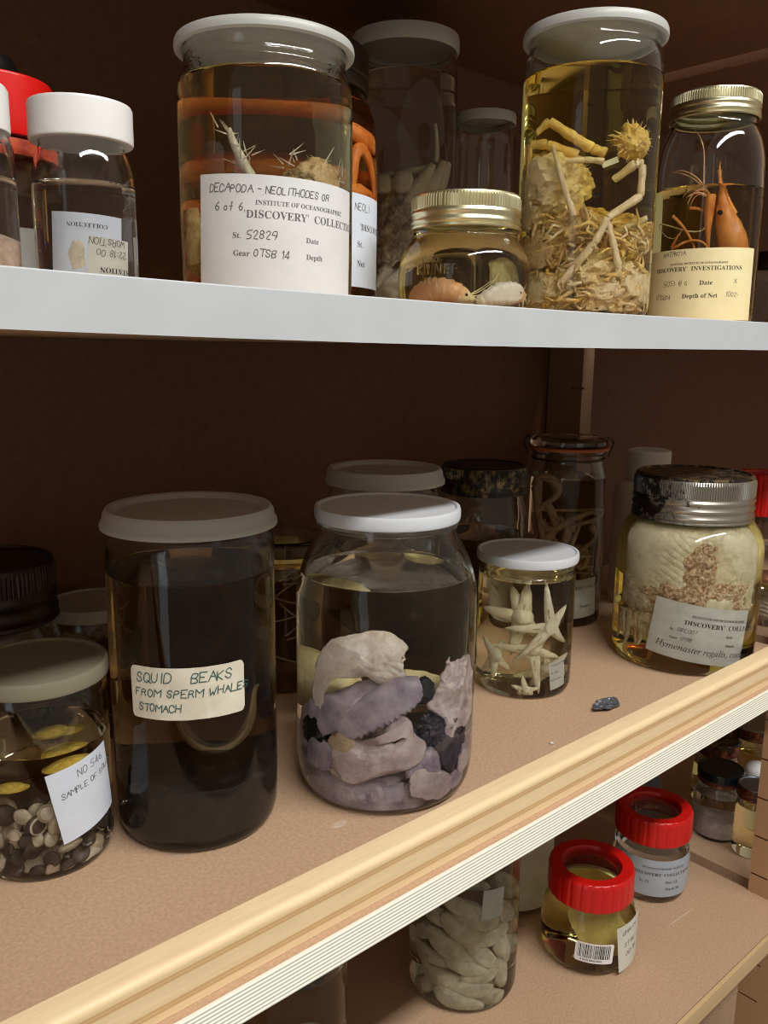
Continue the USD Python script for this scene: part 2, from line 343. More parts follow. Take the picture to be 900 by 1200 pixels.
mottled("sediment_black", (16, 12, 11), (44, 35, 30), 90, rough=.5, bump=.5)
mottled("crab_yellow", (226, 184, 92), (240, 208, 128), 160, rough=.5, bump=.5, bscale=500, bdist=.001)
mottled("crab_cream", (220, 192, 138), (240, 220, 176), 160, rough=.5, bump=.5, bscale=500, bdist=.001)
mottled("crab_pale", (206, 192, 166), (230, 220, 200), 160, rough=.5, bump=.4, bscale=500, bdist=.001)
mottled("crab_brown", (182, 142, 84), (224, 194, 138), 120, rough=.55, bump=.8, bscale=300, bdist=.002)
mottled("crab_orange", (214, 104, 34), (240, 150, 62), 70, rough=.45, bump=.4)
mottled("crab_red", (140, 44, 24), (186, 76, 40), 90, rough=.45, bump=.4)
mottled("shell_ivory", (226, 216, 188), (240, 232, 212), 90, rough=.45, bump=.4, bscale=260)
mottled("shell_wrinkled", (150, 136, 118), (232, 222, 202), 130, rough=.4, bump=1.0, bscale=200, bdist=.003)
mottled("shrimp_orange", (206, 116, 40), (234, 160, 72), 60, rough=.35, bump=.3)
mottled("shrimp_pink", (224, 160, 104), (238, 190, 140), 80, rough=.4)
mottled("shrimp_cream", (226, 206, 160), (240, 224, 186), 120, rough=.4)
mottled("cushion_cream", (214, 200, 160), (238, 228, 196), 60, rough=.45, bump=.5, bscale=130, bdist=.003)
mottled("cushion_ruffle", (186, 166, 136), (226, 212, 184), 130, rough=.5, bump=1.0, bscale=320, bdist=.002)
mottled("cushion_brown", (160, 106, 64), (238, 214, 178), 300, width=.34, rough=.5, bump=1.0, bscale=380, bdist=.002)
mottled("pod_skin", (176, 168, 138), (222, 214, 184), 90, rough=.5, bump=.9, bscale=900, bdist=.0008)
mottled("brittle_arm", (168, 140, 104), (204, 178, 140), 120, rough=.5)
mottled("powder_pale", (180, 150, 125), (214, 190, 168), 200, rough=.8)
plain("white_sludge", (205, 205, 198), .7)
plain("eye_black", (18, 14, 12), .2)
plain("label_edge_image", (120, 110, 96), .5)

# ---------------------------------------------------------------- jar builder
class Jar:
    """A glass jar: the wall and its contents bend light as one block, hollow above the liquid."""
    def __init__(s, label, x, y, z, R, outer, wall=.0026, liq=None, liquid=None, glass="glass", group=None, name="specimen_jar", cat="jar", n=80, base=.0035, it=2):
        s.x, s.y, s.z, s.R = x, y, z, R
        d = np.array([x, y])-EYE[:2]; d /= np.linalg.norm(d)
        s.t = np.array([-d[0], -d[1], 0]); s.r = np.array([d[1], -d[0], 0]); s.c = np.array([x, y, z])
        s.p = thing(name, label, cat, (x, y, z), group)
        o = smooth_prof(outer, it); s.outer = o; s.wall = wall
        top = o[-1]
        lq = base if liq is None else liq
        rl = np.interp(lq+.001, o[:, 1], o[:, 0])-wall
        inn = [(max(r-wall, .002), zz_) for r, zz_ in o[::-1] if zz_ > lq+.0012]
        prof = [(0, o[0, 1])]+[tuple(q) for q in o]+[(top[0]-wall*.25, top[1]+.0004), (top[0]-wall*.75, top[1]+.0004)]+inn+[(rl, lq+.001), (rl-.0012, lq), (0, lq)]
        part(s.p, "glass_body", move(lathe(prof, n), x, y, z), glass, smooth=50)
        if liq is not None and liquid:
            pts = [(0, base)]+[(max(r-wall, .002), max(q, base)) for r, q in o if q < liq-.001]+[(rl-.0003, liq-.0004), (0, liq-.0004)]
            part(s.p, "liquid", move(lathe(pts, 56), x, y, z), liquid, "clear liquid" if liquid == "liquid_clear" else None)
    def rad(s, z): return float(np.interp(z, s.outer[:, 1], s.outer[:, 0]))
    def at(s, p, lim=.90):
        """(u to the right, v towards the aisle, world z) in jar radii -> world, kept inside the glass."""
        p = np.asarray(p, float); u, v = p[..., 0], p[..., 1]
        k = np.maximum(np.hypot(u, v)/lim, 1)
        return s.c*[1, 1, 0]+s.R*((u/k)[..., None]*s.r+(v/k)[..., None]*s.t)+np.stack([0*u, 0*u, np.maximum(p[..., 2], s.z+.0052)], -1)
    def keep(s, m, lim=.93, zlo=.0045, zhi=None):
        """Pushes a mesh's vertices inside the jar."""
        q = m.vertices-s.c; h = np.hypot(q[:, 0], q[:, 1]); z = q[:, 2]
        lim_r = (np.interp(z, s.outer[:, 1], s.outer[:, 0])-s.wall-.0006)
        lim_r = np.minimum(lim_r, lim*s.R)
        k = np.minimum(1, lim_r/np.maximum(h, 1e-9)); q[:, :2] *= k[:, None]
        q[:, 2] = np.maximum(z, zlo)
        if zhi: q[:, 2] = np.minimum(q[:, 2], zhi)
        return trimesh.Trimesh(q+s.c, m.faces, process=False)
    def wrap(s, m, R, th0, z0, rot=0):
        """Bends a flat mesh (x along the glass, y up, z outwards) round the jar; th0 is the angle from the side facing the aisle viewer, positive to the right."""
        v = m.vertices; c_, s_ = math.cos(rot), math.sin(rot)
        a = v[:, 0]*c_-v[:, 1]*s_; b = v[:, 0]*s_+v[:, 1]*c_
        th = th0+a/R; rr = R+v[:, 2]
        w = s.c*[1, 1, 0]+rr[:, None]*(np.sin(th)[:, None]*s.r+np.cos(th)[:, None]*s.t)
        w[:, 2] = z0+b
        return trimesh.Trimesh(w, m.faces, process=False)
    def add(s, name, m, mat_, label=None, local=True, smooth=35):
        return part(s.p, name, move(m, s.x, s.y, s.z) if local else m, mat_, label, smooth=smooth)
def paper(w, h, nx=40, ny=10, th=.00012, crumple=0, seed=0, round_=0, trim=None):
    """A flat sheet of paper, centred, with a little thickness."""
    xs, ys = np.linspace(-w/2, w/2, nx), np.linspace(-h/2, h/2, ny)
    X, Y = np.meshgrid(xs, ys, indexing="ij")
    if round_:
        d = np.clip(1-(np.minimum(X+w/2, w/2-X))/round_, 0, 1); Y = np.sign(Y)*np.minimum(abs(Y), h/2-round_*(1-np.sqrt(1-d*d)))
    if trim is not None: Y = trim(X, Y)
    Z = np.zeros_like(X)+th
    if crumple: Z = Z+crumple*meshkit.fbm(np.stack([X*160, Y*60, 0*X+seed], -1), 3, seed)
    idx = np.arange(nx*ny).reshape(nx, ny); f1 = np.vstack([np.stack([idx[:-1, :-1], idx[1:, :-1], idx[1:, 1:]], -1).reshape(-1, 3), np.stack([idx[:-1, :-1], idx[1:, 1:], idx[:-1, 1:]], -1).reshape(-1, 3)])
    top = np.stack([X, Y, Z], -1).reshape(-1, 3); bot = np.stack([X, Y, Z-th], -1).reshape(-1, 3)
    rim = np.r_[idx[0, :-1], idx[:-1, -1], idx[-1, :0:-1], idx[:0:-1, 0]]; r2 = np.roll(rim, -1); n = nx*ny
    f3 = np.vstack([np.stack([rim, r2, r2+n], 1), np.stack([rim, r2+n, rim+n], 1)])
    return trimesh.Trimesh(np.vstack([top, bot]), np.vstack([f1, f1[:, ::-1]+n, f3]), process=False)

# ---------------------------------------------------------------- lettering
import glob
from PIL import Image, ImageDraw, ImageFont
FONTS = glob.glob("/opt/blender-*/*/datafiles/fonts")[0]
_fonts = {}
def mathmap(t, style):
    up, lo, dg = {"serif": (0x1D400, 0x1D41A, 0x1D7CE), "italic": (0x1D434, 0x1D44E, None)}[style]
    out = ""
    for ch in t:
        if "A" <= ch <= "Z": out += chr(up+ord(ch)-65)
        elif style == "italic" and ch == "h": out += "\u210e"
        elif "a" <= ch <= "z": out += chr(lo+ord(ch)-97)
        elif ch.isdigit() and dg: out += chr(dg+ord(ch)-48)
        else: out += ch
    return out
def lettering(text, height, style="serif", thin=0.0, depth=.00006, width=1.0):
    """Printed words as flat raised ink: x along the line from 0, capitals `height` tall."""
    f = _fonts.setdefault("m", ImageFont.truetype(FONTS+"/NotoSansMath-Regular.woff2", 72))
    text = text.replace("\u2018", "'").replace("\u2019", "'")
    s = mathmap(text, style) if style in ("serif", "italic") else text
    x0, y0, x1, y1 = f.getbbox(s, anchor="ls")
    im = Image.new("L", (x1-x0+8, y1-y0+8)); ImageDraw.Draw(im).text((4-x0, 4-y0), s, 255, f, anchor="ls")
    on = np.pad(np.asarray(im) > 127, ((0, 0), (1, 1))).astype(np.int8)
    rows, starts = np.nonzero(np.diff(on, axis=1) == 1); ends = np.nonzero(np.diff(on, axis=1) == -1)[1]
    shp = shapely.union_all(shapely.box(starts, -rows-1, ends, -rows)).buffer(.5).buffer(-.5-thin).simplify(.8)
    k = height/50.0
    shp = affinity.affine_transform(shp, [k*width, 0, 0, k, -4*k*width, (4-y0)*k])
    gs = [g for g in getattr(shp, "geoms", [shp]) if g.area > 1e-10]
    return cat_([trimesh.creation.extrude_polygon(g, depth, engine="earcut") for g in gs])
STROKES = {"A": "00 24 40|12 32", "B": "00 04 34 33 22 02|22 31 30 00", "C": "33 24 14 03 01 10 20 31", "D": "00 04 24 33 31 20 00", "E": "34 04 00 30|02 22", "F": "34 04 00|02 22", "G": "33 24 14 03 01 10 20 31 32 22",
 "H": "00 04|02 32|34 30", "I": "10 14", "J": "24 21 10 01", "K": "00 04|34 02 30", "L": "04 00 30", "M": "00 04 22 44 40", "N": "00 04 30 34", "O": "14 03 01 10 20 31 33 24 14", "P": "00 04 24 33 22 02", "Q": "14 03 01 10 20 31 33 24 14|21 40",
 "R": "00 04 24 33 22 02|22 30", "S": "33 24 14 03 12 22 31 20 10 01", "T": "04 44|24 20", "U": "04 01 10 20 31 34", "V": "04 20 44", "W": "04 10 22 30 44", "X": "04 40|00 44", "Y": "04 22 44|22 20", "Z": "04 34 00 30",
 "0": "14 03 01 10 20 31 33 24 14", "1": "03 14 10", "2": "03 14 24 33 00 30", "3": "04 34 12 31 20 00", "4": "20 24 01 31", "5": "34 04 02 22 31 20 00", "6": "24 02 01 10 20 31 22 02", "7": "04 34 10", "8": "12 03 14 24 33 22 12 01 10 20 31 22",
 "9": "31 34 14 03 02 12 32|32 20", "-": "02 22", ".": "00 10", ",": "10 0-", "@": "22 13 11 31 34 14 02 10 30", ":": "01 11|03 13", "/": "00 34", "o": "12 02 00 20 22 12", "f": "24 14 10|02 22", "n": "00 02|01 12 22 20"}
def handwriting(text, height, pen=.00042, seed=1, depth=.00006, slant=.12, squash=1.0):
    """Pen strokes, a little uneven."""
    rng = random.Random(seed); x = 0; out = []
    for ch in text:
        if ch == " ": x += .55*height*squash; continue
        g = STROKES.get(ch) or STROKES.get(ch.upper()); dy = rng.uniform(-.06, .06)*height; k = rng.uniform(.9, 1.08)
        for st in g.split("|"):
            pts = [((int(a[0])/4*.8, (int(a[1]) if a[1] != "-" else -1)/4)) for a in st.split()]
            pts = [(x+(px*squash+slant*py+rng.uniform(-.03, .03))*height*k, dy+(py+rng.uniform(-.03, .03))*height*k) for px, py in pts]
            if ch.upper() in "COSGDPBRUQ023568996@": pts = smooth_prof(pts, 2)
            out.append(sg.LineString(pts).buffer(pen/2, quad_segs=2))
        x += (.95 if ch in "MW" else .45 if ch in "I1.,:" else .8)*height*squash
    shp = shapely.union_all(out).simplify(pen*.1)
    return cat_([trimesh.creation.extrude_polygon(q, depth, engine="earcut") for q in getattr(shp, "geoms", [shp])])
def shift(m, dx, dy, dz=.0): m = m.copy(); m.apply_translation([dx, dy, dz]); return m
def centred(m): return shift(m, -m.bounds[:, 0].mean(), 0)
def rot180(m): m = m.copy(); m.vertices[:, :2] *= -1; return m

# ---------------------------------------------------------------- lids
def flared_lid(r, z, h=.006):
    """Thin press-on lid seen from below: a rolled flared rim round a flat disc."""
    p = [(0, z+h*.45), (r*.90, z+h*.45), (r*.925, z+h*.2), (r*.935, z), (r*.97, z-h*.05), (r, z+h*.12), (r*1.004, z+h*.4), (r, z+h*.75), (r*.985, z+h), (r*.95, z+h*1.02), (r*.92, z+h*.85), (0, z+h*.8)]
    return lathe(p, 80)
def snap_lid(r, z, h=.010, ring=.9):
    """Press-on plastic lid: flared skirt, raised ring, sunken disc."""
    p = [(0, z+h*.55), (r*.9, z+h*.55), (r*.955, z+h*.35), (r*.965, z), (r, z), (r*1.004, z+h*.12), (r*.998, z+h*.28), (r*.972, z+h*.42), (r*.965, z+h*.72), (r*.93, z+h*.98), (r*.895, z+h), (r*.86, z+h*.93), (r*.845, z+h*.72), (r*.83, z+h*.66), (0, z+h*.68)]
    return lathe(p, 80, closed=False)
def disc_lid(r, z, h=.008):
    p = [(0, z+h*.5), (r*.93, z+h*.5), (r*.95, z), (r*.985, z), (r, z+h*.2), (r, z+h*.75), (r*.985, z+h), (r*.95, z+h), (r*.925, z+h*.86), (r*.86, z+h*.8), (0, z+h*.8)]
    return lathe(p, 80)
def screw_lid(jar, r, z, h, metal_, knurl=True, top_mat=None, ridges=2, name="lid", label=None, nk=110):
    """Metal screw lid: rolled ridges below, knurled band above, flat top."""
    hb = h*.55; pr = [(r*.955, z+.0008), (r*.985, z), (r*1.01, z+.0008), (r*1.01, z+.002)]
    for i in range(ridges):
        a = z+.002+(hb-.002)*i/ridges; b = z+.002+(hb-.002)*(i+1)/ridges; m_ = (a+b)/2
        pr += [(r*.985, a+(b-a)*.15), (r*1.005, m_-(b-a)*.15), (r*1.008, m_), (r*1.005, m_+(b-a)*.15), (r*.985, b-(b-a)*.1)]
    pr += [(r*.985, z+hb), (r*.985, z+hb+.0004)]
    if not knurl: pr += [(r*.985, z+h*.9)]
    lid_ = jar.add(name, lathe(pr+([(r*.97, z+h*.97), (r*.94, z+h)] if not knurl else [(r*.97, z+hb+.0006), (r*.97, z+h*.9)])+[(r*.93, z+h*.92), (0, z+h*.92)], 96), metal_, label)
    pk = [(r*.97, z+hb), (r*.99, z+hb+.0003), (r*.99, z+h*.86), (r*.97, z+h*.94)]
    if knurl:
        def wob(v, t):
            k = 1+.009*np.sign(np.sin(nk*t)); v = v.copy(); v[1:3, :, :2] *= k[None, :, None]; return v
        part(lid_, "knurled_band", move(lathe(pk, 4*nk, wob=wob), jar.x, jar.y, jar.z), metal_, smooth=20)
        part(lid_, "lid_top", move(lathe([(r*.972, z+h*.92), (r*.965, z+h*.97), (r*.935, z+h), (r*.90, z+h), (r*.885, z+h*.965), (0, z+h*.965)], 96), jar.x, jar.y, jar.z), top_mat or metal_)
    return lid_
def red_cap(jar, r, z, h, n=26):
    """Red plastic screw ring with scalloped side and a sunken clear window."""
    def wob(v, t):
        v = v.copy(); a = (n*t/(2*PI)) % 1; k = 1-.018*np.exp(-((a-.5)/.13)**2); v[1:5, :, :2] *= k[None, :, None]; return v
    c = jar.add("red_cap", lathe([(r*.93, z), (r*.985, z), (r, z+.0015), (r, z+h*.86), (r*.975, z+h*.97), (r*.94, z+h), (r*.86, z+h), (r*.70, z+h*.985), (r*.665, z+h*.9), (r*.655, z+h*.62), (r*.63, z+h*.60)], n*8, wob=wob), "red_plastic", "red screw ring with a scalloped side", smooth=30)
    part(c, "clear_window", move(lathe([(0, z+h*.80), (r*.672, z+h*.78), (r*.672, z+h*.84), (r*.4, z+h*.87), (0, z+h*.88)], 48), jar.x, jar.y, jar.z), "glass", "clear window")
    return c
SPEC = {
 'hood_out': [(-0.943, 0.7, 0.0732), (-0.939, 0.7, 0.089), (-0.799, 0.7, 0.1091), (-0.579, 0.7, 0.1227), (-0.31, 0.7, 0.1293), (-0.027, 0.7, 0.1324), (0.126, 0.7, 0.1277), (0.192, 0.7, 0.1198)],
 'hood_in': [(-0.856, 0.72, 0.0736), (-0.727, 0.72, 0.0852), (-0.562, 0.72, 0.095), (-0.335, 0.72, 0.1005), (-0.16, 0.72, 0.1005), (-0.045, 0.72, 0.0958), (0.061, 0.72, 0.0935), (0.155, 0.72, 0.1105)],
 'backflap': [(-0.219, 0.1, 0.0836), (0.001, 0.1, 0.0957), (0.266, 0.1, 0.0917), (0.454, 0.1, 0.0851), (0.426, 0.1, 0.0756), (0.271, 0.1, 0.0633), (-0.077, 0.1, 0.0615)],
 'roll1': [(-1.0132, 0.45, 0.0414), (-0.688, 0.6, 0.0646), (-0.379, 0.66, 0.0738), (-0.09, 0.6, 0.0836), (0.051, 0.5, 0.0843)],
 'roll2': [(-0.475, 0.72, 0.062), (-0.259, 0.78, 0.0706), (-0.01, 0.8, 0.0815), (0.22, 0.78, 0.0903), (0.327, 0.74, 0.0924)],
 'fold_out': [(-0.52, 0.84, 0.031), (-0.304, 0.84, 0.0443), (-0.047, 0.84, 0.0507), (0.163, 0.84, 0.0576), (0.228, 0.84, 0.0724), (0.142, 0.84, 0.075), (0.034, 0.84, 0.0675), (-0.227, 0.84, 0.0558)],
 'fold_in': [(-0.502, 0.86, 0.0252), (-0.259, 0.86, 0.0247), (-0.002, 0.86, 0.0317), (0.238, 0.86, 0.0354), (0.408, 0.86, 0.0413), (0.432, 0.86, 0.0537), (0.338, 0.86, 0.0603), (0.212, 0.86, 0.071)],
 'right_flap_l': [(0.547, 0.3, 0.1044), (0.532, 0.4, 0.0994), (0.516, 0.5, 0.0908), (0.413, 0.55, 0.0809), (0.502, 0.6, 0.0728), (0.604, 0.62, 0.0664), (0.687, 0.6, 0.0634)],
 'right_flap_r': [(0.725, 0.1, 0.1026), (0.808, 0.1, 0.0937), (0.864, 0.12, 0.0792), (0.866, 0.14, 0.0652), (0.881, 0.2, 0.0581), (0.81, 0.3, 0.0504), (0.617, 0.5, 0.0469)],
 'blobs': [(-0.677, 0.55, 0.0254), (-0.541, 0.55, 0.0104), (-0.238, 0.55, 0.0093), (0.0, 0.55, 0.0133), (0.239, 0.55, 0.0132), (0.49, 0.55, 0.025), (0.687, 0.55, 0.0365), (0.74, 0.55, 0.0522), (0.435, 0.55, 0.0638), (0.229, 0.55, 0.0613), (-0.763, 0.55, 0.044), (0.494, 0.55, 0.0119), (-0.407, 0.55, 0.0311), (0.929, 0.55, 0.0213), (0.845, 0.55, 0.0055)],
 'flap_low': [(0.254, 0.8, 0.0257), (0.48, 0.8, 0.0313), (0.763, 0.8, 0.023), (0.668, 0.8, 0.0108), (0.391, 0.8, 0.0144)],
 's1': [(0.579, 0.8, 0.0683), (0.36, 0.7, 0.1108), (1.121, 0.62, 0.0871), (1.165, 0.62, 0.0509), (-0.079, 0.85, 0.0397), (-0.406, 0.86, 0.0662)],
 's2': [(-0.044, 0.55, 0.0751), (0.032, 0.5, 0.1075), (-0.238, 0.4, 0.1031), (-1.17, 0.5, 0.0791), (-0.226, 0.55, 0.0379), (0.275, 0.6, 0.0569)],
 's3': [(0.181, 0.66, 0.0458), (0.736, 0.6, 0.0379), (0.321, 0.74, 0.0046), (-0.194, 0.62, 0.033), (-0.607, 0.5, 0.0457), (0.387, 0.5, 0.0584)],
 's4': [(-0.525, 0.6, 0.0366), (-0.977, 0.5, 0.016), (-0.572, 0.66, 0.0143), (-0.233, 0.6, 0.0242), (-0.807, 0.4, 0.0513), (-0.346, 0.4, 0.0504)],
 's5': [(0.079, 0.82, 0.0083), (-0.198, 0.75, 0.0112), (0.002, 0.8, 0.022), (0.321, 0.8, 0.0112), (0.229, 0.82, 0.0046), (-0.079, 0.8, 0.0032)],
 's6': [(0.391, 0.3, 0.0227), (0.9, 0.3, 0.0385), (-0.166, 0.3, 0.0148), (0.783, 0.3, 0.0178), (0.117, 0.2, 0.0038), (0.367, 0.2, 0.0342)],
 'legA': [(-0.718, 0.55, 0.4694), (-0.513, 0.55, 0.477), (-0.174, 0.55, 0.4645), (0.039, 0.55, 0.4572), (0.206, 0.55, 0.4541)],
 'legB': [(-1.005, 0.5, 0.4406), (-0.927, 0.5, 0.4638), (-0.527, 0.5, 0.4621), (-0.13, 0.5, 0.4534)],
 'legC': [(-0.578, 0.9, 0.4589), (-0.361, 0.9, 0.4353), (-0.159, 0.9, 0.4105)],
 'legD': [(-0.29, 0.75, 0.448), (-0.049, 0.75, 0.4486), (0.201, 0.75, 0.4471)],
 'legE': [(0.316, 0.5, 0.4363), (0.601, 0.55, 0.4473), (0.724, 0.55, 0.4463), (0.792, 0.6, 0.4256), (0.295, 0.85, 0.4092), (0.145, 0.88, 0.3926), (-0.289, 0.9, 0.3654)],
 'legF': [(0.297, 0.85, 0.4075), (0.439, 0.85, 0.3892), (0.531, 0.85, 0.3771), (0.54, 0.85, 0.3707)],
 'legG': [(0.366, 0.4, 0.4021), (0.57, 0.4, 0.4063), (0.853, 0.4, 0.4119)],
 'legH': [(-0.83, 0.35, 0.4573), (-0.507, 0.35, 0.4546), (-0.253, 0.35, 0.4526)],
 'crab_c': [(-0.416, 0.45, 0.4356), (0.522, 0.35, 0.4629), (0.129, 0.8, 0.4249), (-0.063, 0.5, 0.4142), (-0.56, 0.3, 0.3923), (-0.233, 0.3, 0.3857), (-0.822, 0.1, 0.4186)],
 'crab_range': [(-1.007, 0.8, 0.3577), (1.3, 0.8, 0.3577), (-1.125, 0.8, 0.4027), (1.035, 0.8, 0.4012), (0.043, 0.8, 0.4125)],
 'rostrum': [(0.164, 0.55, 0.4754), (0.218, 0.55, 0.457), (0.33, 0.55, 0.4369), (0.471, 0.55, 0.4189), (0.599, 0.55, 0.4059)],
 'car_top': [(0.164, 0.55, 0.4754), (0.245, 0.55, 0.4569), (0.454, 0.55, 0.4368), (0.667, 0.55, 0.421), (0.906, 0.55, 0.4031)],
 'car_bot': [(0.157, 0.6, 0.4723), (0.172, 0.6, 0.4546), (0.138, 0.6, 0.4334), (0.177, 0.6, 0.4168), (0.239, 0.6, 0.403)],
 'eye': [(0.22, 0.75, 0.4368), (0.046, 0.75, 0.4513), (0.041, 0.75, 0.4279)],
 'ant1': [(0.088, 0.6, 0.4406), (-0.097, 0.62, 0.4672), (-0.15, 0.6, 0.4942), (-0.35, 0.5, 0.5098)],
 'ant2': [(0.071, 0.6, 0.4428), (-0.119, 0.65, 0.4628), (-0.448, 0.7, 0.4735), (-0.858, 0.6, 0.4701)],
 'ant3': [(0.069, 0.6, 0.4442), (-0.085, 0.65, 0.4585), (-0.353, 0.7, 0.4689), (-0.656, 0.6, 0.4737)],
 'ant4': [(0.013, 0.5, 0.429), (-0.435, 0.6, 0.4252), (-1.083, 0.6, 0.4296), (-0.917, 0.65, 0.4232), (-0.372, 0.7, 0.4246)],
 'leg1': [(-0.577, 0.7, 0.436), (-0.343, 0.7, 0.4245), (-0.146, 0.7, 0.4067)],
 'leg2': [(-0.549, 0.7, 0.4089), (-0.44, 0.7, 0.4197)],
 'leg3': [(-0.57, 0.75, 0.4066), (-0.358, 0.75, 0.412), (-0.103, 0.75, 0.4137), (0.059, 0.75, 0.4077)],
 'leg4': [(-0.275, 0.6, 0.4422), (-0.083, 0.6, 0.4402), (0.073, 0.6, 0.4328)],
 'kA': [(-0.596, 0.6, 0.3509), (-0.35, 0.6, 0.3565), (-0.147, 0.6, 0.3576), (-0.037, 0.6, 0.3565)],
 'kA_ant': [(-0.061, 0.7, 0.3574), (0.071, 0.7, 0.3618), (0.293, 0.7, 0.3684)],
 'kB': [(0.766, 0.6, 0.3504), (0.532, 0.6, 0.3552), (0.317, 0.6, 0.3567), (0.164, 0.6, 0.3511)],
 'dA': [(-0.361, 0.6, 0.4338), (-0.298, 0.6, 0.4244), (-0.233, 0.6, 0.4175), (-0.121, 0.6, 0.4058)],
 'dB': [(0.265, 0.5, 0.4184), (0.499, 0.5, 0.421), (0.741, 0.5, 0.4135), (0.391, 0.5, 0.4122)],
 'dC': [(-0.748, 0.2, 0.3945), (-0.725, 0.2, 0.3782), (-0.702, 0.2, 0.3641)],
 'dlabel': [(-0.71, 0.7, 0.4106), (0.912, 0.7, 0.4077), (-0.732, 0.7, 0.3556), (0.917, 0.7, 0.3481)],
 't_leg': [(-0.505, 0.5, 0.4691), (-0.044, 0.5, 0.4725), (0.421, 0.5, 0.4781)],
 't_seg1': [(0.512, 0.6, 0.4805), (0.39, 0.6, 0.4708), (0.217, 0.6, 0.4582), (0.05, 0.6, 0.4427)],
 't_seg2': [(0.688, 0.45, 0.4849), (0.589, 0.45, 0.4715), (0.38, 0.45, 0.4564), (0.159, 0.45, 0.442)],
 't_seg3': [(0.79, 0.3, 0.485), (0.658, 0.3, 0.4713), (0.449, 0.3, 0.4544), (0.233, 0.3, 0.4407)],
 't_tip': [(0.478, 0.3, 0.5167), (0.514, 0.3, 0.5024), (0.508, 0.3, 0.4841)],
 't_plate': [(-0.23, 0.6, 0.4653), (-0.103, 0.6, 0.4754), (0.098, 0.6, 0.4704), (0.217, 0.6, 0.4582), (-0.04, 0.6, 0.4551)],
 't_plate2': [(-0.426, 0.5, 0.4638), (-0.296, 0.5, 0.4747), (-0.183, 0.5, 0.4746), (-0.25, 0.5, 0.4564), (-0.424, 0.5, 0.4513)],
 't_shell': [(-0.246, 0.5, 0.4416), (0.074, 0.5, 0.4491), (0.139, 0.5, 0.4232), (0.003, 0.5, 0.4081), (-0.309, 0.5, 0.3967), (-0.388, 0.5, 0.4231)],
 't_low': [(-0.469, 0.6, 0.3737), (-0.286, 0.6, 0.3889), (-0.392, 0.6, 0.3851)],
 'hym': [(-0.882, 0.7, 0.1402), (0.846, 0.7, 0.1505), (-0.828, 0.7, 0.105), (0.922, 0.7, 0.1167), (-0.762, 0.7, 0.0559), (1.074, 0.7, 0.0692), (-0.024, 0.7, 0.1298), (0.325, 0.7, 0.1321), (0.274, 0.7, 0.1018), (-0.445, 0.7, 0.0732), (0.492, 0.7, 0.077)],
 'hymlab': [(-0.491, 0.85, 0.0786), (1.175, 0.85, 0.0656), (-0.564, 0.85, 0.0128), (0.822, 0.85, 0.01)],
 'hymtuft': [(-0.618, 0.7, 0.0603), (-0.63, 0.7, 0.0069), (-0.417, 0.7, 0.0192)],
 'kb': [(-0.88, 0.5, 0.1613), (-0.446, 0.5, 0.1727), (-0.153, 0.5, 0.1588), (-0.417, 0.5, 0.143), (-0.615, 0.5, 0.1321), (-0.201, 0.5, 0.1137), (0.148, 0.5, 0.1248), (0.618, 0.5, 0.1354), (-0.369, 0.5, 0.0927), (0.098, 0.5, 0.0843), (0.573, 0.5, 0.0851), (0.389, 0.5, 0.0697), (0.789, 0.5, 0.1053)],
 'kblab': [(-0.163, 0.9, 0.0583), (1.131, 0.9, 0.0702), (-0.11, 0.9, 0.0071), (1.203, 0.9, 0.0224)],
 'pods': [(-1.639, 0.8, -0.1968), (1.213, 0.8, -0.1888), (-1.028, 0.8, -0.2425), (1.35, 0.8, -0.2338), (-0.713, 0.8, -0.285), (0.931, 0.8, -0.2786), (0.003, 0.8, -0.295)],
 'white': [(-0.67, 0.6, 0.3848), (1.324, 0.6, 0.3815), (-0.716, 0.6, 0.3561), (-0.011, 0.6, 0.3768), (1.26, 0.6, 0.3786), (-0.054, 0.6, 0.3541), (-0.146, 0.6, 0.3654)],
 'beak': [(-0.568, 0.7, 0.0612), (0.96, 0.7, 0.047), (-0.647, 0.7, 0.0199), (0.87, 0.7, 0.0099), (0.209, 0.7, 0.0923), (0.317, 0.7, 0.0748), (-0.305, 0.7, 0.0844)],
 'beaklab': [(0.026, 0.9, 0.0667), (0.93, 0.9, 0.0849), (0.194, 0.9, 0.0217), (0.875, 0.9, 0.0381)],
 'squidlab': [(-0.736, 0.7, 0.1242), (0.583, 0.7, 0.1244), (-0.744, 0.7, 0.0906), (0.581, 0.7, 0.0899)],
 'squidring': [(-0.136, -0.2, 0.0742), (-0.065, 0.0, 0.0622), (0.154, 0.1, 0.055), (0.375, 0.0, 0.059), (0.461, -0.2, 0.0789), (0.454, -0.4, 0.0891)],
 'squidfill': [(-0.789, 0.0, 0.0561), (0.719, 0.0, 0.0468)],
 'shrimplab': [(-1.0641, 0.4, 0.4052), (0.921, 0.4, 0.4066), (1.0376, 0.4, 0.3466)],
 'red1lab': [(0.405, 0.6, -0.2305), (0.868, 0.6, -0.2117), (0.516, 0.6, -0.2923), (0.937, 0.6, -0.276)],
 'red1bar': [(-0.232, 0.8, -0.2638), (0.513, 0.8, -0.2606), (-0.225, 0.8, -0.2861), (0.51, 0.8, -0.2848)],
 'elab': [(0.69, 0.5, 0.4206), (0.944, 0.5, 0.4165), (0.722, 0.5, 0.3594), (0.944, 0.5, 0.3597)],
 'starlab': [(0.427, 0.75, 0.0357), (1.217, 0.75, 0.0419), (0.423, 0.75, 0.0057), (1.218, 0.75, 0.0127)],
}

